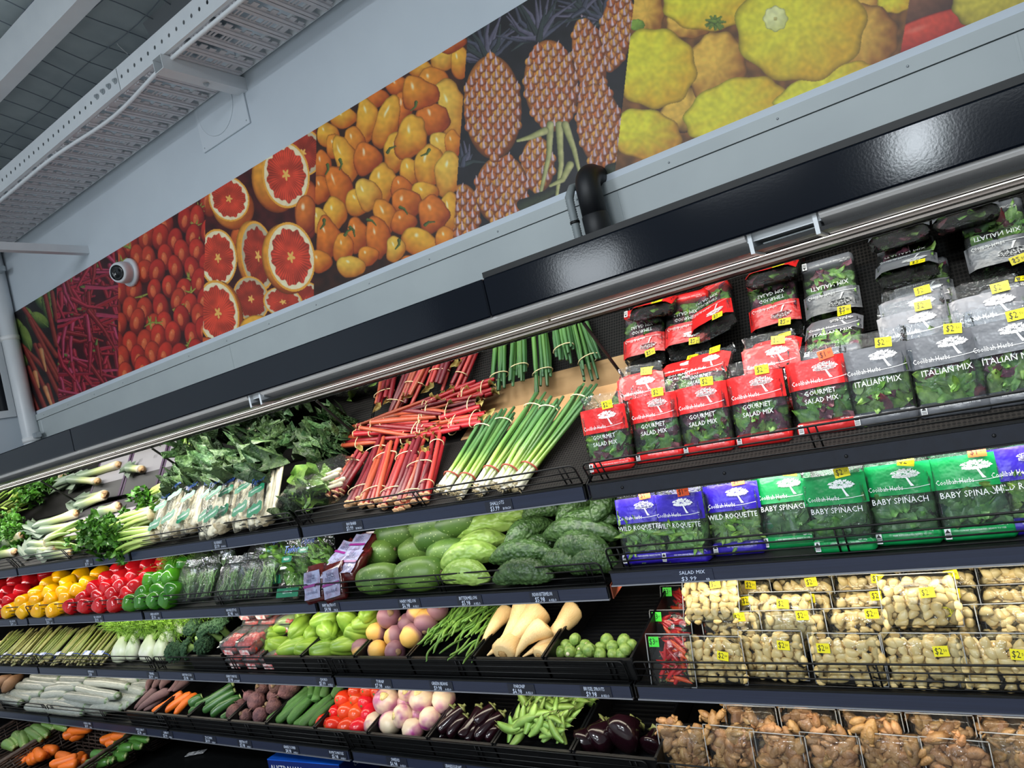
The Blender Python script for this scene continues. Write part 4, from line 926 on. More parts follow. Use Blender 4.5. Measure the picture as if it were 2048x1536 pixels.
# ================================================================== shallots (spring onions)
SHM = M('shallot', (236, 236, 214), None, 8, .35, grad=[(0, (238, 232, 214)), (.10, (232, 236, 206)), (.22, (176, 206, 96)), (.42, (96, 140, 66)), (1, (62, 104, 62))], var=.15)
SHM2 = M('shallot_b', (236, 236, 214), None, 8, .35, grad=[(0, (240, 236, 222)), (.14, (226, 234, 190)), (.26, (150, 190, 76)), (.5, (76, 122, 60)), (1, (52, 92, 58))], var=.15)
ROOTM = M('roots', (206, 190, 150), None, rough=.7)
SHS = [me('stalk', *utube([(0, 0, 0), (.2 * math.sin(k), .1, .12), (.5 * math.sin(k * 2), .2, .4), (.7 * math.sin(k * 3), .2, .75), (1.2 * math.sin(k * 4), .1, 1.)], [1.25, .9, .85, .9, .6], 7), SHM if k % 2 else SHM2) for k in range(6)]
rv = merge(*[utube([(0, 0, 0), (rnd(-.6, .6), rnd(-.6, .6), -.012), (rnd(-2, 2), rnd(-2, 2), -.028)], .09, 3) for _ in range(12)]); SRT = me('roots', *rv, ROOTM)
SRB = ring_mesh(1, 1, .08, REDBAND)
def shallot(p0, p1, label, n=9, r=.0085, seed=0, bend=.02, wide=1.):
    r2 = random.Random(seed); L = (p1 - p0).length; o = thing('shallot_bunch', label, 'shallots', frame(p0, p1 - p0, up=(0, -.6, .8)), 'shallot bunches')
    for k in range(n):
        a = 2 * PI * k / n; q = 0 if k == 0 else 1; x, y = q * r * 1.5 * math.cos(a), q * r * 2.2 * wide * math.sin(a)
        s_ = ob('stalk', SHS[r2.randrange(6)], o, T(x, y, r2.uniform(-.01, .012)) @ RX(-y * 3.0 * r2.uniform(.2, 1)) @ RZ(r2.uniform(0, 6)) @ S(r * r2.uniform(.8, 1.1), r * r2.uniform(.8, 1.1), L * r2.uniform(.85, 1.05)))
        ob('roots', SRT, s_, S(1, 1, 1))
    ob('red_band', SRB, o, T(0, 0, L * .17) @ S(r * 3.0, r * 3.6 * wide, .04)); ob('rubber_band', ring_mesh(1, 1, .06, BAND), o, T(0, 0, L * .84) @ S(r * 2.6, r * 4.6 * wide, .04))
    return o
K8 = lambda *v: conv(850, 600, 4.096, *v)
for k, (q, h0, h1, w_) in enumerate(((((150, 1570), (530, 960)), .012, .05, 'leftmost'), (((270, 1600), (700, 900)), .02, .06, 'second from the left'), (((450, 1560), (960, 770)), .02, .06, 'third from the left'), (((610, 1540), (1080, 790)), .03, .08, 'fourth from the left'), (((740, 1540), (1360, 690)), .015, .06, 'rightmost'))):
    a = K8(*q[0], *q[1]); shallot(D(a[0], a[1] - 4, 1, h0), D(a[2], a[3], 1, h1), f'bunch of white footed green shallots on the top shelf, {w_}', 9, .0085, k)
# cardboard strip folded along the foot of the mirror
cb = [D(*K8(330, 860), 1, .004), D(*K8(1580, 720), 1, .004)]
x0, x1 = cb[0].x - .02, cb[1].x + .02
cbv = [deckp(x, t, 1, h) for t, h in ((.36, .004), (.462, .006), (.472, .03)) for x in (x0, x1)]
cbv2 = [v + deckn(1) * -.003 for v in cbv]
tag(ob('cardboard_strip', me('cardboard', cbv + cbv2, [(0, 1, 3, 2), (2, 3, 5, 4), (6, 8, 9, 7), (8, 10, 11, 9), (0, 2, 8, 6), (2, 4, 10, 8), (1, 7, 9, 3), (3, 9, 11, 5), (0, 6, 7, 1), (4, 5, 11, 10)], M('cardboard', (196, 158, 112), (180, 142, 98), 12, .75), False)), 'brown cardboard strip along the back of the shelf behind the shallots', 'cardboard')

# ================================================================== silverbeet
SBS = M('silverbeet_stem', (250, 242, 220), (236, 222, 186), 18, .4, aniso=(1, 1, .12), var=.08)
SBST = [me('stem', *lathe([(0, 1.2), (.05, 1.5), (.15, 1.15), (.5, .9), (1, .55)], 8, 2, .18, bend=.8 * math.sin(k * 2)), SBS) for k in range(4)]
SBL = [me('leaf', *leaf(.15, .11, .35 + .15 * (k % 3), .5, .62, 10, 8, 60 + k), DARKLEAF) for k in range(6)]
SBR = me('root', *blob(.03, .03, .02, 8, 5, .25, 2), M('root_white', (232, 216, 184), (190, 170, 130), 60, .6))
BLUEP = M('bag_blue', (38, 72, 150), None, rough=.4); GREENP = M('bag_green', (16, 110, 76), None, rough=.4)
badge = me('badge', [(x * .046, 0, z * .02) for x, z in ((-1, -.6), (-.5, -1), (0, -.7), (.5, -1), (1, -.6), (1, .5), (.6, 1), (.2, .6), (-.2, 1), (-.6, .6), (-1, .6))], [tuple(range(11))], GREENP, False)
def silverbeet(p0, p1, label, seed, n=6, leaves=9, bag=True, r=.0135):
    r2 = random.Random(seed); L = (p1 - p0).length; m = frame(p0, p1 - p0, up=(1, 0, 0)); o = thing('silverbeet_bunch', label, 'silverbeet', m, 'silverbeet bunches')
    # local x = along the case, local y points up out of the deck or down into it
    sg = 1 if (m.to_3x3() @ Vector((0, 1, 0))).dot(deckn(1)) > 0 else -1
    for k in range(n):
        x = (k - (n - 1) / 2) * r * 1.35; ob('stem', SBST[r2.randrange(4)], o, T(x * .75, sg * r2.uniform(-.01, .012), .01) @ RY((x * 2.0) / .3 * .3) @ S(r, r, L * r2.uniform(.7, .85)))
    if bag: ob('root', SBR, o, T(0, 0, .008))
    for k in range(leaves):
        ob('leaf', SBL[r2.randrange(6)], o, T(r2.uniform(-.05, .05), sg * r2.uniform(-.01, .05), L * r2.uniform(.55, .8)) @ RZ(r2.choice((0, PI)) + r2.uniform(-.5, .5)) @ RY(r2.uniform(-.5, .5)) @ RX(r2.uniform(-.35, .5)) @ S(r2.uniform(.5, .95)))
    if bag:
        w = .125; fb = me('bag', *bag_mesh(w, L * .86, .06, seed, .05), BAGF); b_ = ob('bag', fb, o, T(0, sg * .008, -.012))
        yy = sg * .044; fl = RZ(0 if sg < 0 else PI)
        ob('lettering', text_mesh('Taylor', .042, BLUEP, .8, .35), b_, T(0, yy, L * .62) @ fl @ RY(.06)); ob('badge', badge, b_, T(0, yy, L * .47) @ fl); ob('badge', badge, b_, T(.004, yy, L * .17) @ fl @ S(.9, 1, 1.5))
        ob('lettering', text_mesh('FRESH PRODUCE', .009, WHT, .9), b_, T(0, yy + sg * .001, L * .47) @ fl); ob('lettering', text_mesh('SILVERBEET', .0145, WHT, .9), b_, T(.003, yy + sg * .001, L * .165) @ fl)
    return o
K9 = lambda *v: conv(300, 860, 3.1725, *v)
sb = [((70, 680, 200, 300), .02), ((150, 660, 290, 200), .045), ((255, 640, 360, 230), .03), ((400, 640, 460, 190), .03), ((440, 640, 500, 200), .05), ((500, 610, 600, 190), .035), ((620, 600, 690, 160), .04), ((720, 590, 770, 190), .04)]
for k, (q, h) in enumerate(sb):
    a = K9(*q); silverbeet(D(a[0], a[1], 1, h), D(a[2], a[3], 1, h + .12), f'bagged silverbeet bunch with white stems, {ORD[k]} from the left', k, 8, 7)
for k, q in enumerate(((180, 200, 330, 60), (560, 250, 470, 60), (700, 200, 640, 30), (880, 220, 760, 20), (960, 120, 860, 10), (1080, 100, 960, -20), (1180, 240, 1110, 40), (420, 130, 300, -20))):
    a = K9(*q); silverbeet(D(a[0], a[1], 1, .07), D(a[2], a[3], 1, .10), f'dark green silverbeet bunch heaped behind the bags, {ORD[k]} from the left' if k < 7 else 'dark green silverbeet bunch heaped high behind the first bag', 20 + k, 0, 28, False)
# loose pale bunch in a clear bag lying on its side
LPAL = [me('leaf', *leaf(.17, .10, .3, .5, .2, 8, 5, 80 + k), M('leaf_pale', (128, 164, 70), (86, 130, 52), 40, .4, var=.2)) for k in range(4)]
a = K9(1120, 330, 830, 430); p0, p1 = D(a[0], a[1], 1, .06), D(a[2], a[3], 1, .05)
o = thing('leafy_greens', 'bright green leafy bunch lying in a crinkled clear bag beside the rhubarb', 'greens', frame(p0, p1 - p0, up=(0, -.5, .86)), None)
for k in range(5): ob('stem', SBST[k % 4], o, T(rnd(-.02, .02), rnd(-.03, .03), -.08) @ S(.007, .007, .16))
for k in range(14): ob('leaf', LPAL[k % 4], o, T(rnd(-.03, .03), rnd(-.05, .05), rnd(-.02, .09)) @ RZ(-PI / 2 + rnd(-.5, .5)) @ RY(rnd(-.4, .4)) @ RX(rnd(-.3, .3)) @ S(rnd(.7, 1.05)))
ob('bag', me('bag', *bag_mesh(.20, .30, .11, 91, .06), BAGF), o, T(0, 0, -.10) @ RZ(PI / 2))
a = K9(900, 500, 1010, 300)
o = thing('leafy_greens', 'dark leafy bunch at the front of the shelf right of the silverbeet bags', 'greens', frame(D(a[0] + 10, a[1], 1, .03), D(a[2], a[3], 1, .05) - D(a[0] + 10, a[1], 1, .03), up=(0, -.5, .86)), None)
for k in range(13): ob('leaf', LPAL[k % 4] if k % 3 == 0 else SBL[k % 6], o, T(rnd(-.02, .03), rnd(-.06, .06), rnd(-.04, .05)) @ RZ(-PI / 2 + rnd(-.6, .6)) @ RY(rnd(-1., 1.)) @ S(rnd(.5, .75)))

# ================================================================== celery
CELS = M('celery_stick', (200, 216, 136), None, 20, .35, grad=[(0, (226, 228, 178)), (.25, (196, 212, 122)), (1, (142, 180, 74))], aniso=(1, 1, .1), var=.08)
CEL = [me('stick', *lathe([(0, .6), (.04, 1.2), (.3, 1.0), (.7, .75), (1, .5)], 9, 5, .10, bend=1.2 * math.sin(k)), CELS) for k in range(4)]
CBUT = me('butt', *blob(.040, .040, .016, 12, 5, .06, 4), M('celery_butt', (226, 214, 172), (206, 186, 130), 60, .6))
CLF = [me('leaf', *leaf(.05, .045, .3, .3, .5, 5, 4, 100 + k, tip=.8), M('celery_leaf', (82, 138, 40), (52, 104, 30), 60, .4, var=.3)) for k in range(5)]
def celery(p0, p1, label, seed, nl=60):
    r2 = random.Random(seed); L = (p1 - p0).length; o = thing('celery_bunch', label, 'celery', frame(p0, p1 - p0, up=(0, -.4, .9)), 'celery bunches')
    ob('butt', CBUT, o, T(0, 0, .004))
    for k in range(11):
        a = 2 * PI * k / 8 if k < 8 else 2 * PI * k / 3; q = .026 if k < 8 else .01
        ob('stick', CEL[k % 4], o, T(q * math.cos(a), q * math.sin(a), .0) @ RX(-.12 * math.sin(a)) @ RY(.12 * math.cos(a)) @ S(.011, .011, L * r2.uniform(.55, .75)))
    for k in range(nl):
        a = r2.uniform(0, 6.28); q = r2.uniform(.0, .10); z = L * r2.uniform(.6, 1.12)
        ob('leaf', CLF[r2.randrange(5)], o, T(q * math.cos(a), q * math.sin(a), z) @ RZ(r2.uniform(0, 6.28)) @ RX(r2.uniform(-1.4, 1.4)) @ S(r2.uniform(.5, 1.)))
    return o
KL = lambda *v: conv(0, 880, 4.2333, *v); KA = lambda *v: conv(0, 850, 4.096, *v)
for k, (q, h, lb_) in enumerate((((420, 950, 860, 870), .05, 'celery bunch lying butt to the left, its leaves spilling over the wire guard'), ((1250, 730, 830, 900), .06, 'celery bunch with its cut butt facing out beside the silverbeet'), ((1290, 900, 900, 990), .03, 'pale celery bunch half hidden under the other two bunches'), ((1380, 520, 1180, 640), .08, 'celery bunch at the back behind the cut butt'))):
    a = KA(*q); celery(D(a[0], a[1], 1, h), D(a[2], a[3], 1, h + .02), lb_, k, 80 if k < 2 else 40)
a = KL(-120, 560, 120, 800); celery(D(a[0], a[1], 1, .08), D(a[2], a[3], 1, .07), 'dark leafy celery bunch at the far left end of the top shelf', 7, 110)
a = KL(-60, 760, 60, 860); celery(D(a[0], a[1], 1, .06), D(a[2], a[3], 1, .05), 'leafy celery bunch below the dark one at the far left', 8, 90)
# ================================================================== leeks
LKM = M('leek', (232, 236, 206), None, 14, .42, grad=[(0, (226, 214, 190)), (.12, (214, 212, 164)), (.36, (176, 186, 124)), (.62, (120, 136, 108)), (1, (88, 108, 92))], var=.1, aniso=(1, 1, .12))
LKS = me('shaft', *lathe([(0, .9), (.02, 1.1), (.25, .92), (.6, 1.0), (.82, 1.35), (1, .9)], 12, 2, .08), LKM)
LKC = me('cut_end', *lathe([(0, .8), (.006, .8), (.0062, .3)], 12), M('leek_cut', (224, 184, 138), (206, 160, 110), 60, .6))
LKL = [me('leaf', *leaf(.16, .075, .12, 1.0, .05, 6, 4, 120 + k, tip=.95, base=.5), M('leek_leaf', (112, 128, 104), (86, 106, 88), 30, .5, var=.12, aniso=(1, 1, .1))) for k in range(3)]
def leek(p0, p1, label, r=.019, seed=0):
    r2 = random.Random(seed); L = (p1 - p0).length; o = thing('leek', label, 'leek', frame(p0, p1 - p0, up=(0, -.4, .9)), 'leeks')
    ob('shaft', LKS, o, S(r, r, L * .72)); ob('cut_end', LKC, o, T(0, 0, -.003) @ RX(PI) @ S(r, r, 1))
    for k in range(5): ob('leaf', LKL[k % 3], o, T(0, 0, L * .50) @ RZ(PI / 2 + (k - 2) * .5) @ RX((k - 2) * .12) @ S(1, 1, L * .5 / .16 * r2.uniform(.85, 1.)))
    return o
for k, (q, h, lb_) in enumerate((((1000, 560, 780, 640), .05, 'leek with its pale cut end showing above the celery leaves'), ((640, 620, 170, 790), .06, 'long leek with a dry pale tip lying above the pile on the left'), ((660, 720, 200, 800), .035, 'leek lying behind the celery with its green top to the left'),
                                 ((470, 930, 150, 960), .02, 'front leek with its cut root end resting on the guard'), ((420, 880, 200, 900), .035, 'leek tucked behind the front leek'), ((180, 810, -60, 940), .05, 'leek with a white shaft at the far left of the pile'), ((120, 950, -120, 990), .02, 'grey green leek leaves at the far left front'), ((600, 960, 300, 985), .012, 'leek under the left celery bunch at the guard'), ((880, 470, 560, 600), .02, 'leek lying at the back on the dark carton'))):
    a = KL(*q); leek(D(a[0], a[1], 1, h), D(a[2], a[3], 1, h), lb_, .0245, k)
# dark cartons laid flat under the leeks, seen again in the mirror
CTN = M('carton_dark', (58, 56, 58), None, rough=.6); CTW = M('carton_white', (146, 142, 148), None, rough=.6); CTP = M('carton_purple', (66, 34, 74), None, rough=.6)
for k in range(3):
    x0 = .02 + .40 * k; o = thing('carton', ('dark flat carton with a white label under the leeks, at the left', 'dark flat carton with a white label under the leeks, in the middle', 'dark flat carton with a white label beside the silverbeet')[k], 'carton', T(deckp(x0, .30, 1, .0)) @ RX(math.radians(29)))
    ob('lid', me('lid', *box(0, -.13, .001, .385, .155, .02), CTN, False), o)
    ob('label', me('label', *box(.02, -.128, .0201, .365, .05, .021), CTW, False), o)
    ob('stripe', me('stripe', *merge(box(0, -.131, .0, .385, -.128, .0205), box(.366, -.13, .0201, .3855, .155, .0213), box(-.0005, -.13, .0201, .019, .155, .0213)), CTP, False), o)
    for j in range(2): ob('lettering', text_mesh('011', .03, M('carton_ink', (90, 86, 90), None, rough=.6), .9), o, T(.12 + .16 * j, -.04, .0216) @ RX(-PI / 2))
# ================================================================== second shelf: capsicums
CAP = {c: M('capsicum_' + c, a, b_, 12, .16, spec=.6, var=.12) for c, a, b_ in (('red', (206, 24, 30), (172, 16, 26)), ('yellow', (250, 190, 10), (240, 164, 6)), ('green', (70, 136, 28), (38, 100, 24)))}
STEMG = M('green_stem', (94, 128, 50), (70, 100, 40), 60, .5)
CAPM = {c: [me('body', *lathe([(-.045, .012), (-.043, .026), (-.03, .037), (0, .041), (.03, .043), (.042, .034), (.044, .02), (.038, .008)], 20, 4 if v else 3, .09, jit=.0, ph=v), CAP[c]) for v in range(2)] for c in CAP}
CST = me('stem', *tube([(0, 0, .036), (.002, 0, .05), (.008, 0, .062)], [.008, .0055, .0065], 7), STEMG)
def caps(c, pts, desc, wrap=False):
    for k, (px, py, h, sc_) in enumerate(pts):
        p = D(px, py, 2, h); o = tag(ob('capsicum', CAPM[c][k % 2], None, T(p) @ RZ(rnd(-.5, .5)) @ RX(-1.75 + rnd(-.35, .35)) @ RZ(rnd(0, 6)) @ S(sc_)), f'{c} capsicum {desc(k)}', 'capsicum', f'{c} capsicums')
        ob('stem', CST, o)
def rows(spec):
    """spec: list of (y-ordered) rows, each (x0, y0, x1, y1, n, h)"""
    out = []
    for ri, (x0, y0, x1, y1, n, h) in enumerate(spec):
        for i in range(n): out.append((x0 + (x1 - x0) * i / max(1, n - 1), y0 + (y1 - y0) * i / max(1, n - 1), h, 1.))
    return out
RN = ['front row', 'second row', 'third row', 'fourth row', 'back row']
def rowdesc(spec, where):
    lab = []
    for ri, r in enumerate(spec):
        for i in range(r[4]): lab.append(f'{ORD[i]} in the {RN[ri]} of {where}')
    return lambda k: lab[k]
def capgroup(c, spec, where): caps(c, rows(spec), rowdesc(spec, where))
capgroup('red', [(-42, 1224, 4, 1222, 2, .035), (-30, 1205, 24, 1200, 3, .05), (-12, 1188, 44, 1182, 3, .065), (2, 1170, 62, 1164, 3, .08), (30, 1158, 92, 1150, 3, .08)], 'the left red pile')
capgroup('yellow', [(22, 1222, 112, 1219, 4, .035), (48, 1203, 138, 1196, 4, .055), (75, 1186, 160, 1180, 4, .075), (98, 1168, 178, 1166, 3, .085), (122, 1154, 200, 1148, 3, .09)], 'the yellow pile')
capgroup('red', [(146, 1213, 236, 1208, 4, .035), (172, 1194, 262, 1186, 4, .055), (192, 1176, 276, 1170, 4, .075), (216, 1158, 300, 1150, 4, .09), (240, 1140, 330, 1128, 4, .10)], 'the right red pile')
capgroup('green', [(266, 1205, 340, 1198, 4, .035), (292, 1185, 350, 1180, 3, .06), (306, 1160, 345, 1155, 3, .09), (350, 1135, 372, 1128, 2, .09)], 'the green pile')
# ================================================================== packed beans
BEANM = M('bean', (118, 158, 72), (90, 132, 54), 30, .42, var=.22, hue=.01)
BEAN = [me('bean', *tube([(0, 0, -.055)] + [(b * (1 - (q / 4) ** 2), .002 * math.sin(k + q), q * .012) for q in range(-4, 5)] + [(0, 0, .056)], [.0012, .003, .0042, .0045, .0046, .0047, .0046, .0045, .0042, .003, .0012], 6), BEANM) for k, b in enumerate((.004, .010, -.008, .014))]
def beanpack(px, py, label, seed, lean=.55, s=2, w=.13, h=.17):
    r2 = random.Random(seed); p = D(px, py, s, 0); o = thing('bean_pack', label, 'bean pack', T(p) @ RX(-lean), 'packs of green beans')
    for k in range(26): ob('bean', BEAN[r2.randrange(4)], o, T(r2.uniform(-.35, .35) * w, r2.uniform(-.012, .014), h * r2.uniform(.3, .62)) @ RY(r2.gauss(0, .5)) @ S(.9))
    ob('tub', me('tub', *xf(bbox_c(w, .04, h * .96, .006), T(0, .004, h * .5)), TUB), o); ob('film_bag', me('film_bag', *bag_mesh(w + .012, h, .05, seed, .03), FILM), o)
for k, (px, py) in enumerate(((366, 1208), (400, 1203), (486, 1200), (521, 1197))): beanpack(px, py, f'clear pack of green beans at the front, {ORD[k]} from the left', k)
for k, (px, py) in enumerate(((380, 1160), (430, 1155), (505, 1150), (450, 1190))): beanpack(px, py + 16, f'clear pack of green beans in the second row, {ORD[k]} from the left', 10 + k)
# bagged lettuce
FRIL = [me('leaf', *leaf(.10, .07, .4, .5, .55, 8, 6, 140 + k), M('leaf_frill', (112, 158, 60), (72, 122, 44), 50, .45, var=.25)) for k in range(4)]
def lettuce(px, py, label, seed, printed=True):
    p = D(px, py, 2, 0); r2 = random.Random(seed); o = thing('lettuce_bag', label, 'bagged lettuce', T(p) @ RZ(.05) @ RX(-.45), 'bagged lettuces')
    for k in range(20): ob('leaf', FRIL[k % 4], o, T(r2.uniform(-.045, .045), r2.uniform(-.02, .02), r2.uniform(.03, .11)) @ RZ(r2.uniform(-.6, .6)) @ RY(r2.uniform(-.8, .8)) @ RX(r2.uniform(-.3, .3)) @ S(r2.uniform(.6, 1)))
    ob('core', me('core', *lathe([(0, .012), (.06, .02), (.1, .01)], 8), SBS), o)
    b_ = ob('bag', me('bag', *bag_mesh(.15, .20, .08, seed, .04), BAGF), o, T(0, 0, -.004))
    if printed:
        ob('lettering', text_mesh('Taylor', .04, BLUEP, .8, .35), b_, T(-.01, -.046, .185)); ob('badge', me('badge', *box(-.055, -.0475, .138, .0, -.0465, .160), GREENP, False), b_)
        ob('lettering', text_mesh('FRESH', .013, WHT, .9), b_, T(-.028, -.0482, .149)); ob('label_strip', me('label_strip', *box(-.058, -.0475, .112, -.005, -.0465, .122), WHT, False), b_); ob('badge', me('badge', *box(-.062, -.045, .006, .06, -.043, .040), GREENP, False), b_)
        ob('lettering', text_mesh('LETTUCE', .014, WHT, .9), b_, T(0, -.0455, .024))
lettuce(592, 1198, 'frilly green lettuce in a printed clear bag at the guard', 1); lettuce(625, 1178, 'frilly lettuce bag at the back behind the printed lettuce bag', 2); lettuce(560, 1172, 'frilly lettuce bag behind the bean packs', 3)
# beetroot pouches
POU = M('pouch_print', (150, 156, 186), (128, 118, 144), 40, .22, bump=.4, bscale=50); POR = M('beet_dark', (62, 18, 22), (88, 30, 26), 30, .18); PUR = M('pouch_purple', (122, 34, 110), None, rough=.3)
for k, (px, py, h, ry_) in enumerate(((636, 1205, .0, -.1), (676, 1202, .0, -.15), (655, 1172, .05, .15), (690, 1160, .06, .1), (672, 1140, .07, .3), (708, 1125, .08, .1), (700, 1142, .05, -.2))):
    p = D(px, py, 2, h); o = thing('beetroot_pouch', f'vacuum pouch of cooked baby beetroot, {ORD[k]} counted up from the guard', 'beetroot pouch', T(p) @ RZ(.1) @ RX(-(.35 if k < 2 else .95)) @ RY(ry_), 'beetroot pouches')
    ob('pouch', me('pouch', *bag_mesh(.095, .125, .045, 200 + k, .012), POR), o); 
    V = []; F = []
    for j in range(5):
        for i in range(6): V.append(((i / 5 - .5) * .08, -.0265 + .004 * math.sin(i * 2 + j * 1.7 + k) * .6, .012 + j * .025))
    F = [(j * 6 + i, j * 6 + i + 1, j * 6 + i + 7, j * 6 + i + 6) for j in range(4) for i in range(5)]
    lbp = ob('label', me('label', V, F, POU), o)
    ob('stripe', me('stripe', *box(-.04, -.0305, .055, .04, -.0295, .064), PUR, False), lbp)
    for z, t_ in ((.095, 'baby'), (.078, 'BEETS'), (.035, 'cooked')): ob('lettering', text_mesh(t_, .02, M('pouch_ink', (40, 46, 90), None, rough=.5), .9), lbp, T(0, -.0315, z))
# ================================================================== hairy melons
MEL = M('melon', (62, 96, 36), (98, 128, 54), 9, .42, spots=(80, .16, (160, 180, 112)), var=.12)
MELM = [me('body', *lathe([(-.092, .008), (-.09, .026), (-.075, .044), (-.03, .055), (.02, .056), (.065, .048), (.085, .03), (.09, .010)], 22, 3, .02, jit=.01, seed=k), MEL) for k in range(3)]
MSC = me('scar', *lathe([(.089, .008), (.0925, .006), (.093, .002)], 9), M('melon_scar', (120, 104, 74), (90, 76, 52), 80, .7))
MELS = [(K7(1260, 650), (.0, .25), .055, 1.0), (K7(1600, 600), (.15, .3), .055, .95), (K7(1265, 850), (0, .02), .04, 1.0), (K7(1600, 810), (.0, .0), .045, 1.05), (K7(1420, 480), (0, .2), .10, 1.12), (K7(1750, 500), (.2, .1), .09, 1.0), (K7(1830, 640), (0, .1), .06, .9), (K7(1900, 390), (.1, .15), .12, 1.05), (K7(1700, 400), (.1, .1), .13, 1.0)]
ML = ['middle left', 'middle right with its stalk scar showing', 'front left', 'front right', 'large pale one at the back left', 'rounded one at the back in the middle', 'half hidden one in the centre of the heap', 'pale one at the back right', 'pale one at the very top']
for k, (c_, (yw, rl), h, sc_) in enumerate(MELS):
    p = D(c_[0], c_[1], 2, h); put(MELM[k % 3], 'hairy_melon', f'pale speckled green hairy melon, {ML[k]}', 'hairy melon', T(p) @ RZ(yw) @ RY(PI / 2 - rl * .6) @ S(sc_), 'hairy melons', [('scar', MSC)])
# ================================================================== bitter melons
def warty(n=26, m=44, ridges=9, seed=0, warts=.10, L=.27, R=.033):
    r2 = random.Random(seed); V = []; F = []
    for i in range(m + 1):
        t = i / m; base = R * (math.sin(PI * min(1, t * .97 + .015)) ** .62) * (1 + .06 * math.sin(t * 9 + seed))
        for k in range(n):
            a = 2 * PI * k / n; w_ = 1 + .05 * math.cos(ridges * a) + warts * math.sin(i * 1.55 + 1.3 * math.sin(a * 3 + i * .4 + seed)) * math.cos(k * 2.1 + math.sin(i * .9)) + r2.uniform(-.03, .03) * (warts / .1)
            b_ = .02 * math.sin(PI * t)
            V.append((base * w_ * math.cos(a) + b_, base * w_ * math.sin(a), (t - .5) * L))
    for i in range(m):
        for k in range(n):
            a = i * n + k; b = i * n + (k + 1) % n; F.append((a, b, b + n, a + n))
    F += [tuple(range(n))[::-1], tuple(m * n + k for k in range(n))]
    return V, F
BMP = M('bitter_pale', (126, 160, 66), (152, 182, 92), 40, .35, var=.1, aniso=(1, 1, .55), warts=(85, .5)); BMD = M('bitter_dark', (44, 70, 34), (72, 102, 52), 60, .42, var=.15, aniso=(1, 1, .7), warts=(120, .5))
BP = [me('body', *warty(24, 30, 8, k, .03, .25, .040), BMP) for k in range(2)]; BD = [me('body', *warty(30, 54, 10, 5 + k, .055, .26, .036), BMD) for k in range(3)]
BST = me('stem', *tube([(0, 0, -.5), (.002, 0, -.54), (.006, .002, -.57)], [.18, .1, .09], 6), STEMG)
KB = lambda *v: conv(850, 950, 4.096, *v)
for k, (q, h, r) in enumerate((((225, 520, 770, 390), .075, .046), ((240, 640, 680, 520), .06, .038), ((120, 760, 620, 640), .05, .046), ((140, 840, 530, 850), .032, .042), ((480, 340, 860, 290), .11, .036), ((490, 380, 900, 330), .10, .03))):
    a = KB(*q); p0, p1 = D(a[0], a[1], 2, h), D(a[2], a[3], 2, h); L = (p1 - p0).length
    put(BP[k % 2], 'bitter_melon', f'smooth pale green bitter melon, {("long one on top", "second one down", "broad one in the middle", "front one behind the guard", "one at the back under the shelf above", "thin one at the back")[k]}', 'bitter melon', frame((p0 + p1) / 2, p1 - p0) @ S(r / .040, r / .040, L / .25), 'pale bitter melons')
for k, (q, h, r) in enumerate((((640, 620, 1060, 390), .075, .040), ((530, 700, 1070, 650), .05, .038), ((1060, 440, 1590, 370), .10, .036), ((970, 500, 1600, 500), .075, .044), ((1060, 620, 1530, 660), .055, .044), ((560, 860, 1060, 830), .03, .040), ((950, 740, 1300, 760), .035, .035), ((1090, 380, 1420, 200), .12, .036), ((820, 340, 1130, 280), .11, .034), ((730, 640, 1040, 560), .045, .03), ((1430, 330, 1590, 190), .13, .04), ((1240, 770, 1530, 740), .03, .04), ((1200, 560, 1560, 560), .04, .035))):
    a = KB(*q); p0, p1 = D(a[0], a[1], 2, h), D(a[2], a[3], 2, h); L = max(.16, (p1 - p0).length)
    put(BD[k % 3], 'bitter_melon', f'knobbly dark green bitter melon, {ORD[k]} listed from the crossing one in the pile', 'bitter melon', frame((p0 + p1) / 2, p1 - p0) @ S(r / .036, r / .036, L / .26), 'dark bitter melons')
# ================================================================== trays of the third and fourth shelves
def tray(s, xa, xb, label, t0=.012, t1=.46, hf=.066, hs=.072):
    y0, z0, a = DECKS[s]; ar = math.radians(a); w = xb - xa; l = t1 - t0
    m = T(deckp((xa + xb) / 2, t0, s, .001)) @ RX(ar); o = tag(ob('tray', None, None, m), label, 'tray', 'black plastic trays') if False else thing('tray', label, 'tray', m, 'black plastic trays')
    th = .003; x = w / 2 - .002
    body = merge(box(-x, 0, 0, x, l, .003), box(-x, 0, 0, -x + th, l, hs), box(x - th, 0, 0, x, l, hs), box(-x, 0, 0, x, th, hf), box(-x, l - th, 0, x, l, hs + .01))
    ob('body', me('body', *body, TRAYB, False), o)
    rim = merge(box(-x - .001, -.004, hf, x + .001, .006, hf + .004), box(-x - .001, 0, hs, -x + .006, l, hs + .004), box(x - .006, 0, hs, x + .001, l, hs + .004))
    ob('rim', me('rim', *rim, BLACKM, False), o)
    gr = merge(*[box(-x + .004, .02 + .018 * k, .003, x - .004, .026 + .018 * k, .0065) for k in range(int(l / .018) - 2)])
    ob('floor_ribs', me('floor_ribs', *gr, BLACKM, False), o, kind='stuff')
    return o
def tx(px, py, s): return D(px, py, s, .07).x
E3 = [tx(*q, 3) for q in ((366, 1318), (432, 1322), (512, 1322), (597, 1319), (706, 1318), (815, 1317), (945, 1317), (1088, 1318), (1268, 1318))]
TN = ['black tray holding the broccoli bunches', None, 'black tray holding the left half of the chokos', 'black tray holding the right half of the chokos', 'black tray of yellow and purple turnips', 'black tray heaped with loose green beans', 'black tray of big parsnips', 'mostly empty black tray with brussels sprouts at the front']
for k, t_ in enumerate(TN):
    if t_: tray(3, E3[k] + .002, E3[k + 1] - .002, t_)
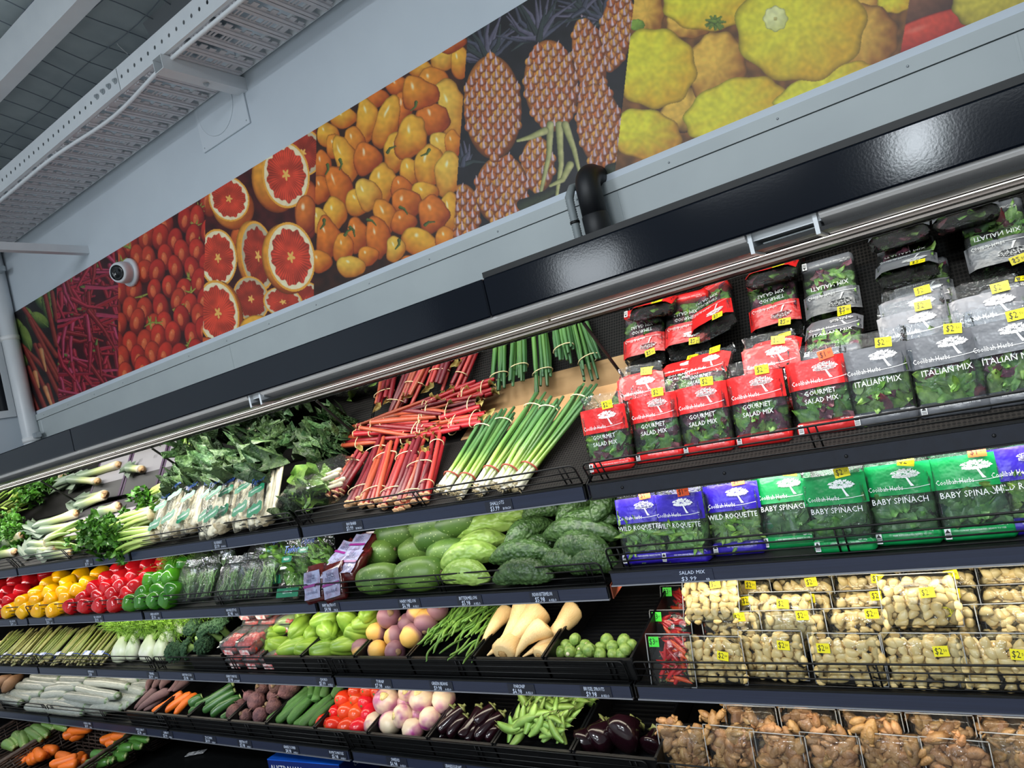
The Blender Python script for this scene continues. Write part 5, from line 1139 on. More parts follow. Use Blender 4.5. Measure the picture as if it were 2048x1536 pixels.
E4 = [tx(*q, 4) for q in ((246, 1424), (306, 1430), (374, 1436), (455, 1443), (530, 1450), (627, 1459), (735, 1467), (855, 1478), (985, 1492), (1143, 1506), (1312, 1530))]
TN4 = ['black tray of purple carrots', 'black tray of a few orange carrots', 'black tray of dark zucchini', 'black tray of earthy beetroot', 'black tray of Lebanese cucumbers', 'black tray of red roma tomatoes', 'black tray of white and purple swedes', 'black tray of slim Lebanese eggplants', 'black tray heaped with snow peas', 'mostly empty black tray with large eggplants']
for k, t_ in enumerate(TN4): tray(4, E4[k] + .001, E4[k + 1] - .001, t_)
K6 = lambda *v: conv(450, 1200, 4.096, *v); KD = lambda *v: conv(850, 1180, 4.096, *v); KE = lambda *v: conv(0, 1160, 4.086, *v); KC = lambda *v: conv(0, 1240, 5.12, *v)

# chokos ------------------------------------------------------------
CHO = M('choko', (150, 182, 66), (116, 154, 50), 14, .36, var=.12)
def choko_mesh(seed):
    V, F = lathe([(-.056, .006), (-.062, .018), (-.046, .036), (-.015, .041), (.02, .035), (.045, .026), (.056, .018), (.058, .006)], 40, 5, .0, jit=0)
    r2 = random.Random(seed); ph = r2.uniform(0, 6)
    V = [(x * (.86 + .24 * abs(math.cos(2.5 * math.atan2(y, x) + ph)) ** .6), y * (.86 + .24 * abs(math.cos(2.5 * math.atan2(y, x) + ph)) ** .6), z + .004 * math.sin(7 * x / .04 + seed)) for x, y, z in V]
    return me('choko', V, F, CHO)
CHM = [choko_mesh(k) for k in range(3)]
CHP = [(500, 1230, .10, -.9, 1.2), (610, 1260, .10, .1, 1.2), (370, 1390, .05, -.3, .2), (455, 1410, .05, -.6, .3), (560, 1425, .05, -1.0, 1.0), (640, 1130, .12, .6, 1.2), (820, 1180, .12, -1.0, 1.1), (850, 1280, .09, .9, 1.1), (1018, 1200, .11, 0, .0), (1165, 1210, .10, -.5, .9), (690, 1420, .05, -.6, .6), (815, 1430, .05, -.7, .8), (985, 1395, .06, -.7, .8), (1090, 1290, .08, -.5, .4), (740, 1300, .06, .3, .8), (920, 1330, .05, .5, .6), (420, 1310, .07, .2, .5), (1180, 1130, .13, .4, 1)]
for k, (x, y, h, yw, tl) in enumerate(CHP):
    c_ = K7(x, y); p = D(c_[0], c_[1], 3, h)
    put(CHM[k % 3], 'choko', f'pale green ribbed choko, {ORD[k]} counted across the two trays from the upper left', 'choko', T(p) @ RZ(yw) @ RY(-yw * .7) @ RX(tl + .6) @ S(rnd(.92, 1.08)), 'chokos')
# turnips -----------------------------------------------------------
TUR = M('turnip', (226, 180, 92), None, 16, .5, grad=[(0, (226, 176, 84)), (.40, (214, 168, 92)), (.56, (142, 100, 104)), (1, (116, 76, 90))], var=.08)
TUM = [me('body', *lathe([(-.040, .004), (-.037, .014), (-.026, .028), (0, .0385), (.02, .036), (.033, .022), (.036, .012)], 18, 0, 0, jit=.03, seed=k), TUR) for k in range(3)]
TCR = me('crown', *lathe([(.033, .013), (.038, .011), (.040, .004)], 9, 3, .1, jit=.3, seed=4), M('turnip_crown', (150, 120, 80), (104, 80, 66), 80, .7))
for k, (x, y, h, sc_) in enumerate(((1340, 1165, .12, 1.15), (1575, 1130, .12, 1.), (1500, 1215, .095, .95), (1650, 1200, .10, 1.15), (1240, 1290, .08, .98), (1390, 1320, .075, 1.), (1525, 1320, .08, 1.08), (1120, 1430, .045, 1.), (1255, 1435, .045, 1.), (1395, 1445, .045, 1.02), (1440, 1240, .06, .9), (1740, 1110, .12, 1.), (1300, 1230, .06, .9))):
    c_ = K7(x, y); p = D(c_[0], c_[1], 3, h)
    put(TUM[k % 3], 'turnip', f'yellow and purple turnip, {ORD[k]} counted from the top of the heap', 'turnip', T(p) @ RZ(rnd(0, 6)) @ RX(rnd(.6, 2.4)) @ S(sc_), 'turnips', [('crown', TCR)])
# loose beans ---------------------------------------------------------
for k in range(230):
    u = rnd(.03, .97); t = rnd(.085, .41) if k > 8 else rnd(.02, .06); h = .045 + .045 * math.sin(PI * min(1, (t + .08) / .46)) * math.sin(PI * u) + rnd(-.012, .012)
    p = deckp(E3[5] + (E3[6] - E3[5]) * u, t, 3, h + .02)
    o = put(BEAN[k % 4], 'green_bean', 'loose green bean heaped in the black tray between turnips and parsnips', 'bean', T(p) @ RX(math.radians(-75)) @ RY(random.gauss(.12, .26)) @ RX(rnd(-.15, .15)) @ RZ(rnd(0, 6)) @ S(rnd(.7, .95)), 'loose green beans')
# parsnips ------------------------------------------------------------
PAR = M('parsnip', (240, 208, 152), (226, 188, 128), 22, .5, spots=(70, .06, (186, 136, 80)), var=.06, aniso=(1, 1, .25))
PAM = [me('root', *lathe([(0, .35), (.012, .75), (.05, 1.0), (.15, 1.0), (.35, .74), (.6, .46), (.85, .26), (1, .06)], 16, 0, 0, bend=.5 * (k - 1), jit=.03, seed=k), PAR) for k in range(3)]
PAC = me('crown', *lathe([(-.012, .22), (.004, .42), (.008, .4)], 9, 0, 0, jit=.2), M('parsnip_crown', (206, 166, 106), (160, 120, 70), 50, .7))
for k, (q, h0, h1, r, d_) in enumerate((((830, 1050, 510, 1480), .12, .06, .042, 'broad one running from the back to the front left'), ((960, 1090, 600, 1480), .10, .05, .046, 'one with its shoulder at the back in the middle'), ((1010, 1240, 740, 1500), .09, .05, .036, 'one with a rounded shoulder in the middle'), ((1240, 1070, 800, 1490), .10, .05, .034, 'long one beside the right divider'), ((640, 1480, 850, 1200), .055, .06, .046, 'one with its thick end at the front'), ((700, 1100, 430, 1480), .09, .045, .030, 'narrow one against the left divider'), ((940, 1490, 1170, 1230), .045, .05, .034, 'thick end at the front right'), ((900, 1180, 640, 1420), .075, .06, .034, 'one in the centre of the heap'))):
    a = KB(*q); p0, p1 = D(a[0], a[1], 3, h0), D(a[2], a[3], 3, h1)
    put(PAM[k % 3], 'parsnip', f'cream parsnip, {d_}', 'parsnip', along(p0, p1, r), 'parsnips', [('crown', PAC)])
# brussels sprouts -----------------------------------------------------
SPR = M('sprout', (134, 162, 76), (92, 128, 52), 45, .4, var=.12)
SPM = [me('heart', *blob(.0165, .0165, .018, 12, 8, .03, k), SPR) for k in range(2)]
SPL = []
for k in range(3):
    V, F = blob(.0176, .0176, .019, 12, 8, .02, k + 9); keep = [f for f in F if sum(V[i][0] for i in f) / 4 > -.004 + .003 * k and sum(V[i][2] for i in f) / 4 > -.017]
    SPL.append(me('outer_leaf', V, keep, M('sprout_leaf', (150, 174, 90), (108, 144, 62), 90, .42)))
SPB = me('base', *lathe([(-.0195, .005), (-.017, .006)], 8), M('sprout_base', (232, 222, 186), None, rough=.6))
for k, (x, y, h) in enumerate(((1230, 1345, .07), (1190, 1420, .05), (1110, 1452, .04), (1190, 1450, .06), (1315, 1400, .06), (1345, 1435, .065), (1440, 1415, .05), (1490, 1355, .055), (1540, 1408, .055), (1630, 1362, .06), (1640, 1430, .05), (1540, 1468, .045), (1435, 1472, .045), (1690, 1392, .05), (1065, 1480, .035), (1280, 1440, .04), (1270, 1482, .04), (1350, 1490, .035), (1610, 1472, .04), (1155, 1395, .045))):
    c_ = KB(x, y); p = D(c_[0], c_[1], 3, h)
    r_m = T(p) @ RZ(rnd(0, 6)) @ RX(rnd(.2, 2.2)) @ S(rnd(.95, 1.15))
    put(SPM[k % 2], 'brussels_sprout', f'brussels sprout at the front of the tray, {ORD[k]} counted from the left and top' if k < 20 else '', 'sprout', r_m, 'brussels sprouts', [('outer_leaf', SPL[k % 3]), ('outer_leaf', SPL[(k + 1) % 3], RZ(2.4)), ('base', SPB)])
# asparagus -------------------------------------------------------------
ASP = [M('asparagus_%d' % k, c, c2, 20, .42, grad=[(0, (206, 196, 150)), (.2, c), (.8, c), (1, c2)], var=.1) for k, (c, c2) in enumerate((((164, 182, 84), (124, 130, 76)), ((182, 188, 108), (140, 130, 86)), ((142, 166, 74), (116, 116, 80))))]
ASM = [me('spear', *merge(utube([(0, 0, 0), (.3, .1, .4), (.1, 0, .84)], [1.0, .95, .8], 7), xf(lathe([(0, .8), (.05, 1.0), (.11, .8), (.16, .1)], 7, 4, .12), T(.1, 0, .84)), *[xf(leaf(.05, 1.0, .0, .4, 0, 2, 2, 1), T(.7 * math.cos(j * 2.2), .7 * math.sin(j * 2.2), .1 + .13 * j) @ RZ(j * 2.2 + PI / 2)) for j in range(6)]), ASP[k]) for k in range(3)]
TAGM = M('tag_white', (232, 236, 246), (120, 140, 206), 60, .5, contrast=(.55, .6))
for k in range(9):
    px = -22 + 27 * k; p0 = D(px, 1326, 3, .02); p1 = D(px + 62 - k, 1262 - k * .5, 3, .075); L = max(.24, min(.33, (p1 - p0).length)); m = frame(p0, p1 - p0, up=(0, -.4, .9)); r2 = random.Random(k)
    o = thing('asparagus_bunch', f'bunch of green asparagus leaning up from the guard, {ORD[k]} from the left', 'asparagus', m, 'asparagus bunches')
    for j in range(13):
        ob('spear', ASM[r2.randrange(3)], o, T(r2.uniform(-.014, .018), (j - 6) * .0082, r2.uniform(-.015, .015)) @ RY(r2.uniform(-.05, .05)) @ RX(r2.uniform(-.05, .05)) @ S(.0062, .0062, L * r2.uniform(.92, 1.05)))
    ob('band', ring_mesh(1, 1, .05, M('blue_band', (60, 84, 170), None, rough=.5)), o, T(0, 0, L * .16) @ S(.026, .058, .05))
    ob('tag', me('tag', *box(-.002, -.022, -.012, .0, .022, .014), TAGM, False), o, T(.03, r2.uniform(-.02, .02), L * .15) @ RZ(r2.uniform(-.4, .4)))
# fennel ----------------------------------------------------------------
FEN = M('fennel_bulb', (232, 236, 216), (206, 216, 178), 14, .35, grad=[(0, (226, 222, 200)), (.5, (238, 240, 226)), (1, (176, 200, 112))])
FENB = [me('bulb', *lathe([(0, .012), (.006, .03), (.03, .042), (.06, .036), (.085, .022), (.10, .014)], 16, 2, .16, ph=k), FEN) for k in range(2)]
FST = M('fennel_stalk', (158, 188, 84), (126, 166, 66), 40, .4); FSTM = me('stalk', *utube([(0, 0, 0), (.4, .2, .5), (.2, .6, 1)], [1, .85, .6], 7), FST)
fr = []; r2 = random.Random(8)
for j in range(34):
    z0_ = r2.uniform(0, .09); a = r2.uniform(0, 6.28); e = r2.uniform(.02, .055); p0 = Vector((0, 0, z0_)); p1 = p0 + Vector((e * math.cos(a), e * math.sin(a), r2.uniform(.0, .04)))
    fr.append(tube([p0, (p0 + p1) / 2 + Vector((0, 0, .006)), p1], [.0011, .0009, .0005], 3))
    for q in range(6):
        s_ = p0.lerp(p1, .3 + .12 * q); b_ = r2.uniform(0, 6.28); fr.append(tube([s_, s_ + Vector((.014 * math.cos(b_), .014 * math.sin(b_), r2.uniform(-.004, .012)))], .0006, 3, False))
FRD = me('fronds', *merge(*fr), M('fennel_frond', (138, 182, 62), (108, 156, 48), 60, .5, var=.2))
for k, (px, py, h, lb_) in enumerate(((238, 1312, .0, 'first from the left at the guard'), (266, 1308, .0, 'second from the left at the guard'), (294, 1310, .0, 'third from the left at the guard'), (320, 1308, .0, 'fourth from the left at the guard'), (362, 1266, .09, 'round one high at the back beside the broccoli'), (340, 1285, .05, 'one at the right lying behind its cut stalk'), (285, 1280, .06, 'one behind in the middle'))):
    p = D(px, py + 14 if k < 4 else py, 3, h + .002); o = thing('fennel', f'white fennel bulb with feathery green fronds, {lb_}', 'fennel', T(p) @ RX(-.35) @ RY(rnd(-.2, .3)) @ S(1.25), 'fennel bulbs')
    ob('bulb', FENB[k % 2], o, S(1, .8, 1))
    for j in range(5):
        a = -.6 + .3 * j; s_ = ob('stalk', FSTM, o, T(.012 * (j - 2), .004 * (j % 2), .085) @ RY(a) @ RX(-.2 * (j % 3)) @ S(.0065, .0065, .10))
        for q in range(3): ob('fronds', FRD, o, T(.012 * (j - 2), 0, .085) @ RY(a * 1.5 + .25) @ RX(-.25 * (j % 3) + .2) @ T(0, 0, .03 + .032 * q) @ RZ(q * 2 + j) @ S(1.25), kind='stuff')
# broccoli ---------------------------------------------------------------
BRO = M('broccoli', (66, 108, 66), (44, 82, 52), 120, .7, bump=1., bscale=260, var=.12); BRS = M('broccoli_stem', (150, 184, 104), (128, 166, 86), 30, .45)
hd = []
for j in range(46):
    a = j * 2.39996; q = math.sqrt(j / 46.) * 1.25; hd.append(xf(blob(.014, .014, .012, 7, 5, .2, j, 4), T(.052 * math.sin(q) * math.cos(a), .052 * math.sin(q) * math.sin(a), .045 * math.cos(q))))
BRH = me('head', *merge(*hd), BRO); BRT = me('stem', *lathe([(-.085, .016), (-.08, .02), (-.04, .018), (-.01, .024), (.02, .038)], 10, 5, .08), BRS)
for k, (x, y, h, tl, yw) in enumerate(((1590, 400, .12, .6, .2), (1700, 430, .12, .8, -.5), (1560, 560, .07, 1.3, -.8), (1440, 590, .06, 1.2, .6), (1660, 520, .09, 1.9, 1.3), (1800, 380, .13, .6, .3))):
    c_ = KE(x, y); put(BRH, 'broccoli', f'dark green broccoli bunch left of the cherry tomatoes, {ORD[k]} from the upper left', 'broccoli', T(D(c_[0], c_[1], 3, h)) @ RZ(yw) @ RX(tl) @ S(.78), 'broccoli bunches', [('stem', BRT)])
# cherry tomato punnets --------------------------------------------------
CHT = M('cherry_tomato', (226, 52, 34), (206, 34, 26), 20, .2, var=.1); CTM = me('cherry_tomato', *blob(.0135, .0135, .0135, 10, 7), CHT)
PUN = me('punnet', *xf(bbox_c(.105, .125, .062, .012), T(0, 0, .033)), clear('punnet_clear', gloss=.3, rough=.06, bump=.3, bscale=50, haze=.10)); PUL = me('rim', *merge(box(-.056, -.066, .044, .056, -.060, .047), box(-.056, .06, .044, .056, .066, .047), box(-.056, -.066, .044, -.05, .066, .047), box(.05, -.066, .044, .056, .066, .047)), TUB, False)
PUT = me('label', *box(-.03, -.0635, .008, .03, -.0625, .030), M('punnet_label', (206, 60, 66), (236, 230, 226), 70, .4), False)
c0 = D(435, 1328, 3, .05); x0p = E3[1] + .055
n_ = 0
for row, (t, hh) in enumerate(((.075, .0), (.075, .066), (.205, .01), (.205, .076), (.205, .142) , (.335, .09))):
    for cidx in range(2 if row in (1, 4) else 2 + (row == 0 or row == 2 or row == 3)):
        x = x0p + .112 * cidx
        o = thing('tomato_punnet', f'clear punnet of cherry tomatoes, {ORD[cidx]} across in {("bottom front", "upper front", "bottom middle", "second middle", "topmost", "back")[row]} layer', 'tomato punnet', T(deckp(x, t, 3, hh + .002)) @ RX(math.radians(15)), 'cherry tomato punnets')
        ob('punnet', PUN, o); ob('rim', PUL, o); ob('label', PUT, o)
        for j in range(24): ob('cherry_tomato', CTM, o, T(-.036 + .0245 * (j % 4) + rnd(-.004, .004), -.042 + .028 * ((j // 4) % 3 + .15) + rnd(-.004, .004), .018 + .022 * (j // 12) + rnd(-.003, .003)) @ S(rnd(.9, 1.08)))
# brown root vegetable seen at the far left
for k, q in enumerate(((-60, 1300, 18, 1262),)):
    put(PAM[0], 'pale_melon', 'pale yellow melon end at the far left of the third shelf', 'melon', along(D(-40, 1292, 3, .06), D(16, 1278, 3, .07), .06))
# ================================================================== fourth shelf
CUW = M('wrapped_cucumber', (184, 187, 178), (142, 150, 138), 26, .16, spec=.8, bump=.5, bscale=70, var=.12, aniso=(1, 1, .3), coat=.6)
CUWM = [me('body', *lathe([(0, .35), (.03, .8), (.12, 1.0), (.5, 1.03), (.88, .98), (.97, .75), (1, .3)], 14, 0, 0, bend=.4 * (k - 1), jit=.05, seed=k), CUW) for k in range(3)]
CUE = me('wrapped_end', *xf(lathe([(0, .5), (.012, .72), (.03, .78)], 10), T(0, 0, .965)), M('cucumber_end', (90, 130, 70), (150, 160, 140), 90, .3))
WC = [(330, 575, 620, 600, .10), (255, 625, 610, 665, .08), (180, 680, 480, 690, .065), (130, 742, 430, 752, .05), (0, 790, 215, 850, .035), (480, 722, 790, 692, .07), (600, 645, 870, 640, .09), (640, 592, 905, 600, .11), (440, 782, 695, 760, .05), (330, 832, 620, 828, .04), (275, 885, 560, 905, .025), (880, 640, 1320, 682, .105), (795, 690, 1210, 775, .095), (675, 775, 1110, 832, .08), (615, 845, 890, 885, .04), (1000, 605, 1440, 598, .12), (1330, 665, 1550, 650, .09), (1320, 722, 1480, 745, .07), (1210, 775, 1420, 812, .06), (480, 905, 860, 945, .025), (935, 915, 1255, 898, .045), (1110, 850, 1330, 865, .045), (80, 770, 330, 800, .035), (560, 860, 800, 930, .03), (880, 890, 1100, 930, .03), (1000, 830, 1240, 860, .04)]
for k, (x0, y0, x1, y1, h) in enumerate(WC):
    a = KC(x0, y0, x1, y1); p0, p1 = D(a[0], a[1], 4, h), D(a[2], a[3], 4, h)
    r = .0255
    if abs((p1 - p0).length) < .2: p0 = p1 + (p0 - p1).normalized() * .24
    row_ = 'top' if h >= .085 else ('middle' if h >= .05 else 'bottom')
    put(CUWM[k % 3], 'wrapped_cucumber', f'plastic wrapped cucumber in the {row_} layer, {(ORD + ["twenty-first", "twenty-second", "twenty-third", "twenty-fourth", "twenty-fifth", "twenty-sixth"])[k]} from the upper left', 'cucumber', along(p0, p1, r), 'wrapped cucumbers', [('wrapped_end', CUE)])
KUM = M('kumara', (134, 100, 70), (112, 80, 58), 24, .6, var=.1); KUMM = me('kumara', *lathe([(0, .1), (.08, .6), (.3, 1.), (.6, .95), (.9, .5), (1, .1)], 12, 0, 0, bend=.4, jit=.06), KUM)
for k, q in enumerate(((-90, 720, 150, 570), (20, 740, 250, 560))):
    a = KC(*q); put(KUMM, 'sweet_potato', f'long brown sweet potato at the far left of the fourth shelf, {("outer", "inner")[k]} one', 'sweet potato', along(D(a[0], a[1], 4, .09), D(a[2], a[3], 4, .10), .035))
def roots(name, mats_, specs, s, cat, lab, group, prof, conv_, extra=None, n=12, rib=(0, 0)):
    ms = [me('body', *lathe(prof, n, rib[0], rib[1], bend=.5 * (k - 1), jit=.05, seed=k), mats_) for k in range(3)]
    for k, (q, h0, h1, r) in enumerate(specs):
        a = conv_(*q); p0, p1 = D(a[0], a[1], s, h0), D(a[2], a[3], s, h1)
        put(ms[k % 3], name, lab(k), cat, along(p0, p1, r), group, extra or ())
CARP = [(0, .3), (.02, .7), (.1, 1.), (.4, .9), (.8, .6), (.97, .3), (1, .05)]
roots('purple_carrot', M('purple_carrot', (140, 108, 104), (108, 80, 84), 24, .65, bump=.4, var=.12, aniso=(1, 1, .3)), [((1560, 690, 1290, 925), .07, .04, .020), ((1600, 700, 1340, 935), .07, .045, .019), ((1735, 720, 1390, 945), .075, .045, .022), ((1690, 740, 1470, 930), .06, .04, .02), ((1640, 600, 1560, 700), .11, .09, .02), ((1740, 600, 1640, 710), .11, .09, .021), ((1840, 605, 1720, 730), .10, .08, .019), ((1930, 600, 1770, 730), .09, .07, .02), ((1560, 610, 1500, 720), .10, .08, .018)], 4, 'carrot', lambda k: f'dull purple carrot in the tray beside the wrapped cucumbers, {ORD[k]} listed from the left', 'purple carrots', CARP, KC)
CARM = M('carrot', (242, 124, 36), (230, 104, 26), 24, .45, var=.06, aniso=(1, 1, .2), spots=(90, .05, (214, 96, 40)))
roots('carrot', CARM, [((1560, 940, 1870, 742), .045, .07, .021), ((1640, 965, 1960, 748), .04, .06, .019), ((1785, 975, 2020, 755), .04, .055, .017)], 4, 'carrot', lambda k: f'bright orange carrot in the tray on the fourth shelf, {ORD[k]} from the left', 'carrots on the shelf', [(0, .15), (.02, .5), (.15, .9), (.5, 1.), (.85, 1.), (.97, .7), (1, .2)], KC)
ZUC = M('zucchini', (44, 84, 40), (64, 106, 52), 30, .3, var=.12, aniso=(1, 1, .12)); ZST = me('stem', *xf(lathe([(0, .5), (.03, .45), (.07, .55)], 8, 5, .1), T(0, 0, .97)), M('zucchini_stem', (160, 176, 110), (130, 150, 86), 40, .55))
ZP = [(0, .25), (.02, .6), (.08, .92), (.4, 1.), (.8, .85), (.96, .7), (1, .55)]
roots('zucchini', ZUC, [((1600, 1040, 1900, 852), .06, .09, .024), ((1660, 1075, 1915, 905), .05, .075, .020), ((1725, 1115, 1960, 955), .045, .06, .021), ((1805, 1135, 2020, 960), .04, .05, .018), ((1550, 1020, 1650, 950), .05, .06, .024), ((1555, 1095, 1640, 1060), .035, .04, .020)], 4, 'zucchini', lambda k: f'dark green zucchini on the fourth shelf, {("long top one", "second one down", "third one down with a pale end", "slim one at the right", "stub at the back left", "short one at the front left")[k]}', 'zucchini', ZP, KE, [('stem', ZST)])
BET = M('beetroot', (122, 84, 80), (84, 54, 58), 40, .75, bump=.6, bscale=120, var=.15, hue=.02); BEM = [me('body', *lathe([(-.04, .003), (-.032, .012), (-.02, .026), (0, .034), (.018, .031), (.028, .018), (.03, .01)], 16, 0, 0, jit=.06, seed=k), BET) for k in range(3)]
BTL = me('root_tail', *tube([(0, 0, -.038), (.002, 0, -.05), (.006, 0, -.062)], [.004, .0025, .001], 5), BET); BCR = me('crown', *lathe([(.026, .012), (.036, .009), (.040, .003)], 8, 3, .2, jit=.4), M('beet_crown', (140, 116, 84), (100, 80, 64), 90, .8))
for k, (x, y, h, sc_) in enumerate(((255, 830, .08, 1.15), (75, 920, .045, 1.), (175, 950, .04, .85), (290, 945, .045, 1.), (310, 712, .11, .95), (400, 870, .06, 1.), (510, 740, .10, 1.1), (400, 785, .075, .9), (425, 700, .11, .95), (200, 790, .06, .85), (560, 700, .11, 1.), (130, 860, .05, .8))):
    c_ = K6(x, y); put(BEM[k % 3], 'beetroot', f'dusty purple beetroot in the tray, {ORD[k]} counted over the heap', 'beetroot', T(D(c_[0], c_[1], 4, h)) @ RZ(rnd(0, 6)) @ RX(rnd(.4, 2.6)) @ S(sc_), 'beetroots', [('root_tail', BTL), ('crown', BCR)])
LCU = M('cucumber', (58, 104, 44), (84, 130, 60), 30, .32, var=.1, aniso=(1, 1, .12), bump=.4, bscale=120)
roots('lebanese_cucumber', LCU, [((345, 1000, 680, 722), .05, .08, .0225), ((420, 1005, 710, 742), .045, .07, .021), ((520, 1015, 735, 788), .045, .065, .021), ((570, 1035, 785, 830), .04, .05, .019), ((610, 1040, 875, 785), .05, .07, .0215), ((690, 1035, 910, 815), .035, .05, .018), ((735, 830, 770, 690), .08, .11, .020), ((805, 800, 835, 690), .08, .11, .019), ((885, 800, 985, 690), .08, .10, .018), ((705, 790, 715, 690), .09, .11, .018)], 4, 'cucumber', lambda k: f'green Lebanese cucumber in its tray, {ORD[k]} listed from the front left', 'Lebanese cucumbers', ZP, K6, [('stem', ZST)])
TOM = M('tomato', (216, 54, 28), (204, 40, 22), 12, .22, var=.06, hue=.01); TOMM = [me('body', *lathe([(-.042, .004), (-.038, .016), (-.022, .028), (0, .031), (.02, .028), (.034, .017), (.037, .006)], 18, 3, .02, ph=k), TOM) for k in range(2)]; TOS = me('scar', *lathe([(.036, .006), (.0378, .004)], 8), STEMG)
for k, (x, y, h, sc_) in enumerate(((985, 810, .09, 1.12), (1080, 735, .11, 1.), (1185, 735, .11, 1.), (1095, 800, .085, 1.05), (1165, 832, .08, 1.05), (1265, 745, .10, 1.), (920, 915, .055, .95), (1010, 905, .06, 1.15), (1092, 922, .06, 1.1), (1185, 925, .06, 1.), (825, 1005, .04, 1.1), (905, 1025, .04, 1.08), (1010, 1035, .04, 1.1), (1105, 1035, .04, 1.05), (1010, 860, .05, 1.), (1120, 880, .05, 1.))):
    c_ = K6(x, y); put(TOMM[k % 2], 'roma_tomato', f'red roma tomato in its tray, {ORD[k]} counted from the upper left', 'tomato', T(D(c_[0], c_[1], 4, h)) @ RZ(rnd(-.6, .2)) @ RX(rnd(1.2, 1.9)) @ RZ(rnd(0, 6)) @ S(sc_), 'roma tomatoes', [('scar', TOS)])
SWE = M('swede', (240, 226, 206), (222, 196, 166), 12, .32, grad=[(0, (222, 206, 176)), (.40, (224, 204, 180)), (.54, (172, 68, 138)), (1, (140, 48, 112))], var=.06)
SWM = [me('body', *lathe([(-.044, .003), (-.04, .014), (-.028, .032), (0, .0445), (.02, .042), (.034, .028), (.038, .014)], 20, 0, 0, jit=.015, seed=k), SWE) for k in range(3)]; SWC = me('crown', *lathe([(.034, .016), (.040, .013), (.042, .004)], 10, 3, .12, jit=.25), M('swede_crown', (222, 206, 140), (180, 150, 96), 90, .6))
for k, (x, y, h, sc_, tl, yw) in enumerate(((1325, 832, .10, 1.12, .7, .6), (1620, 812, .10, 1.12, .5, .3), (1460, 950, .075, .95, 1.2, -.5), (1360, 1010, .05, 1., 1.5, -2.4), (1230, 1010, .045, .95, 2.4, .5), (1680, 970, .06, .95, 2.5, 1.), (1540, 1065, .045, .95, 2.6, 1.6), (1490, 830, .08, .85, 2.3, .6), (1790, 820, .09, 1., 2.4, 1.8), (1580, 950, .05, .8, 1.9, 0), (1500, 760, .11, .8, 1., .4))):
    c_ = K6(x, y); put(SWM[k % 3], 'swede', f'white swede with a purple top, {ORD[k]} counted from the top of the heap', 'swede', T(D(c_[0], c_[1], 4, h)) @ RZ(yw) @ RX(tl) @ S(sc_), 'swedes', [('crown', SWC)])
EGG = M('eggplant', (24, 9, 15), (34, 13, 20), 14, .16, spec=.6, var=.15); CALM = M('calyx', (142, 150, 84), (104, 104, 60), 60, .55)
CAL = me('calyx', *merge(xf(lathe([(0, .95), (.06, .6), (.09, .3), (.13, .22), (.16, .28)], 9, 5, .18), T(0, 0, .95))), CALM)
EP = [(0, .25), (.02, .6), (.08, .95), (.25, 1.02), (.6, .92), (.9, .8), (1, .6)]
roots('slim_eggplant', EGG, [((55, 1175, 230, 960), .05, .075, .020), ((115, 1165, 310, 960), .055, .085, .021), ((195, 1215, 340, 1030), .035, .06, .018), ((290, 1205, 450, 955), .05, .08, .021), ((415, 1095, 560, 950), .085, .10, .0215), ((420, 1235, 640, 1010), .045, .07, .0205), ((110, 1215, 200, 1090), .03, .05, .018), ((345, 1245, 430, 1100), .03, .05, .018), ((510, 1245, 600, 1120), .03, .05, .017)], 4, 'eggplant', lambda k: f'slim dark Lebanese eggplant with a green cap, {ORD[k]} listed from the left', 'slim eggplants', EP, KD, [('calyx', CAL)])
EP2 = [(0, .2), (.03, .6), (.12, .98), (.3, 1.05), (.6, .85), (.88, .55), (1, .42)]
CAL2 = me('calyx', *xf(lathe([(0, .62), (.05, .5), (.09, .25), (.16, .2)], 9, 5, .25), T(0, 0, .93)), CALM)
roots('large_eggplant', EGG, [((1240, 1255, 1480, 1075), .05, .06, .043), ((1370, 1265, 1560, 1110), .05, .06, .045), ((1600, 1285, 1740, 1085), .05, .06, .052), ((1835, 1290, 1900, 1150), .045, .05, .040)], 4, 'eggplant', lambda k: f'large glossy dark eggplant in the half empty tray, {ORD[k]} from the left', 'large eggplants', EP2, KD, [('calyx', CAL2)], 18)
# snow peas --------------------------------------------------------------
SNP = M('snow_pea', (142, 176, 84), (116, 154, 66), 30, .4, var=.16, hue=.01); SNM = []
for k in range(4):
    V = []; F = []; nl_ = 9
    for i in range(nl_ + 1):
        t = i / nl_; w_ = .0135 * math.sin(PI * (.06 + .9 * t)) ** .6; b_ = .006 * math.sin(PI * t) * (k - 1.5); y_ = .0022 * (1 + .5 * math.sin(t * 20)) * math.sin(PI * t) + .0005
        V += [(-w_ + b_, 0, t * .085 - .042), (b_, -y_, t * .085 - .042), (w_ + b_, 0, t * .085 - .042), (b_, y_, t * .085 - .042)]
    for i in range(nl_):
        for q in range(4): a = i * 4; F.append((a + q, a + (q + 1) % 4, a + 4 + (q + 1) % 4, a + 4 + q))
    SNM.append(me('pod', V, F, SNP))
SNT = me('tip', *tube([(0, 0, .040), (.001, 0, .048), (.004, 0, .054)], [.002, .0012, .0006], 4), CALM)
for k in range(150):
    u, t = rnd(.10, .90), rnd(.05, .42); h = .05 + .055 * math.sin(PI * min(1, (t + .1) / .5)) * (.4 + .6 * math.sin(PI * u)) + rnd(-.01, .02)
    p = deckp(E4[8] + (E4[9] - E4[8]) * u, t, 4, h)
    put(SNM[k % 4], 'snow_pea', 'flat green snow pea pod heaped in the tray beside the eggplants', 'snow pea', T(p) @ RX(rnd(-1.0, -.35)) @ RY(random.gauss(.4, .8)) @ RZ(rnd(-.5, .5)) @ S(rnd(.9, 1.15)), 'snow peas', [('tip', SNT)])
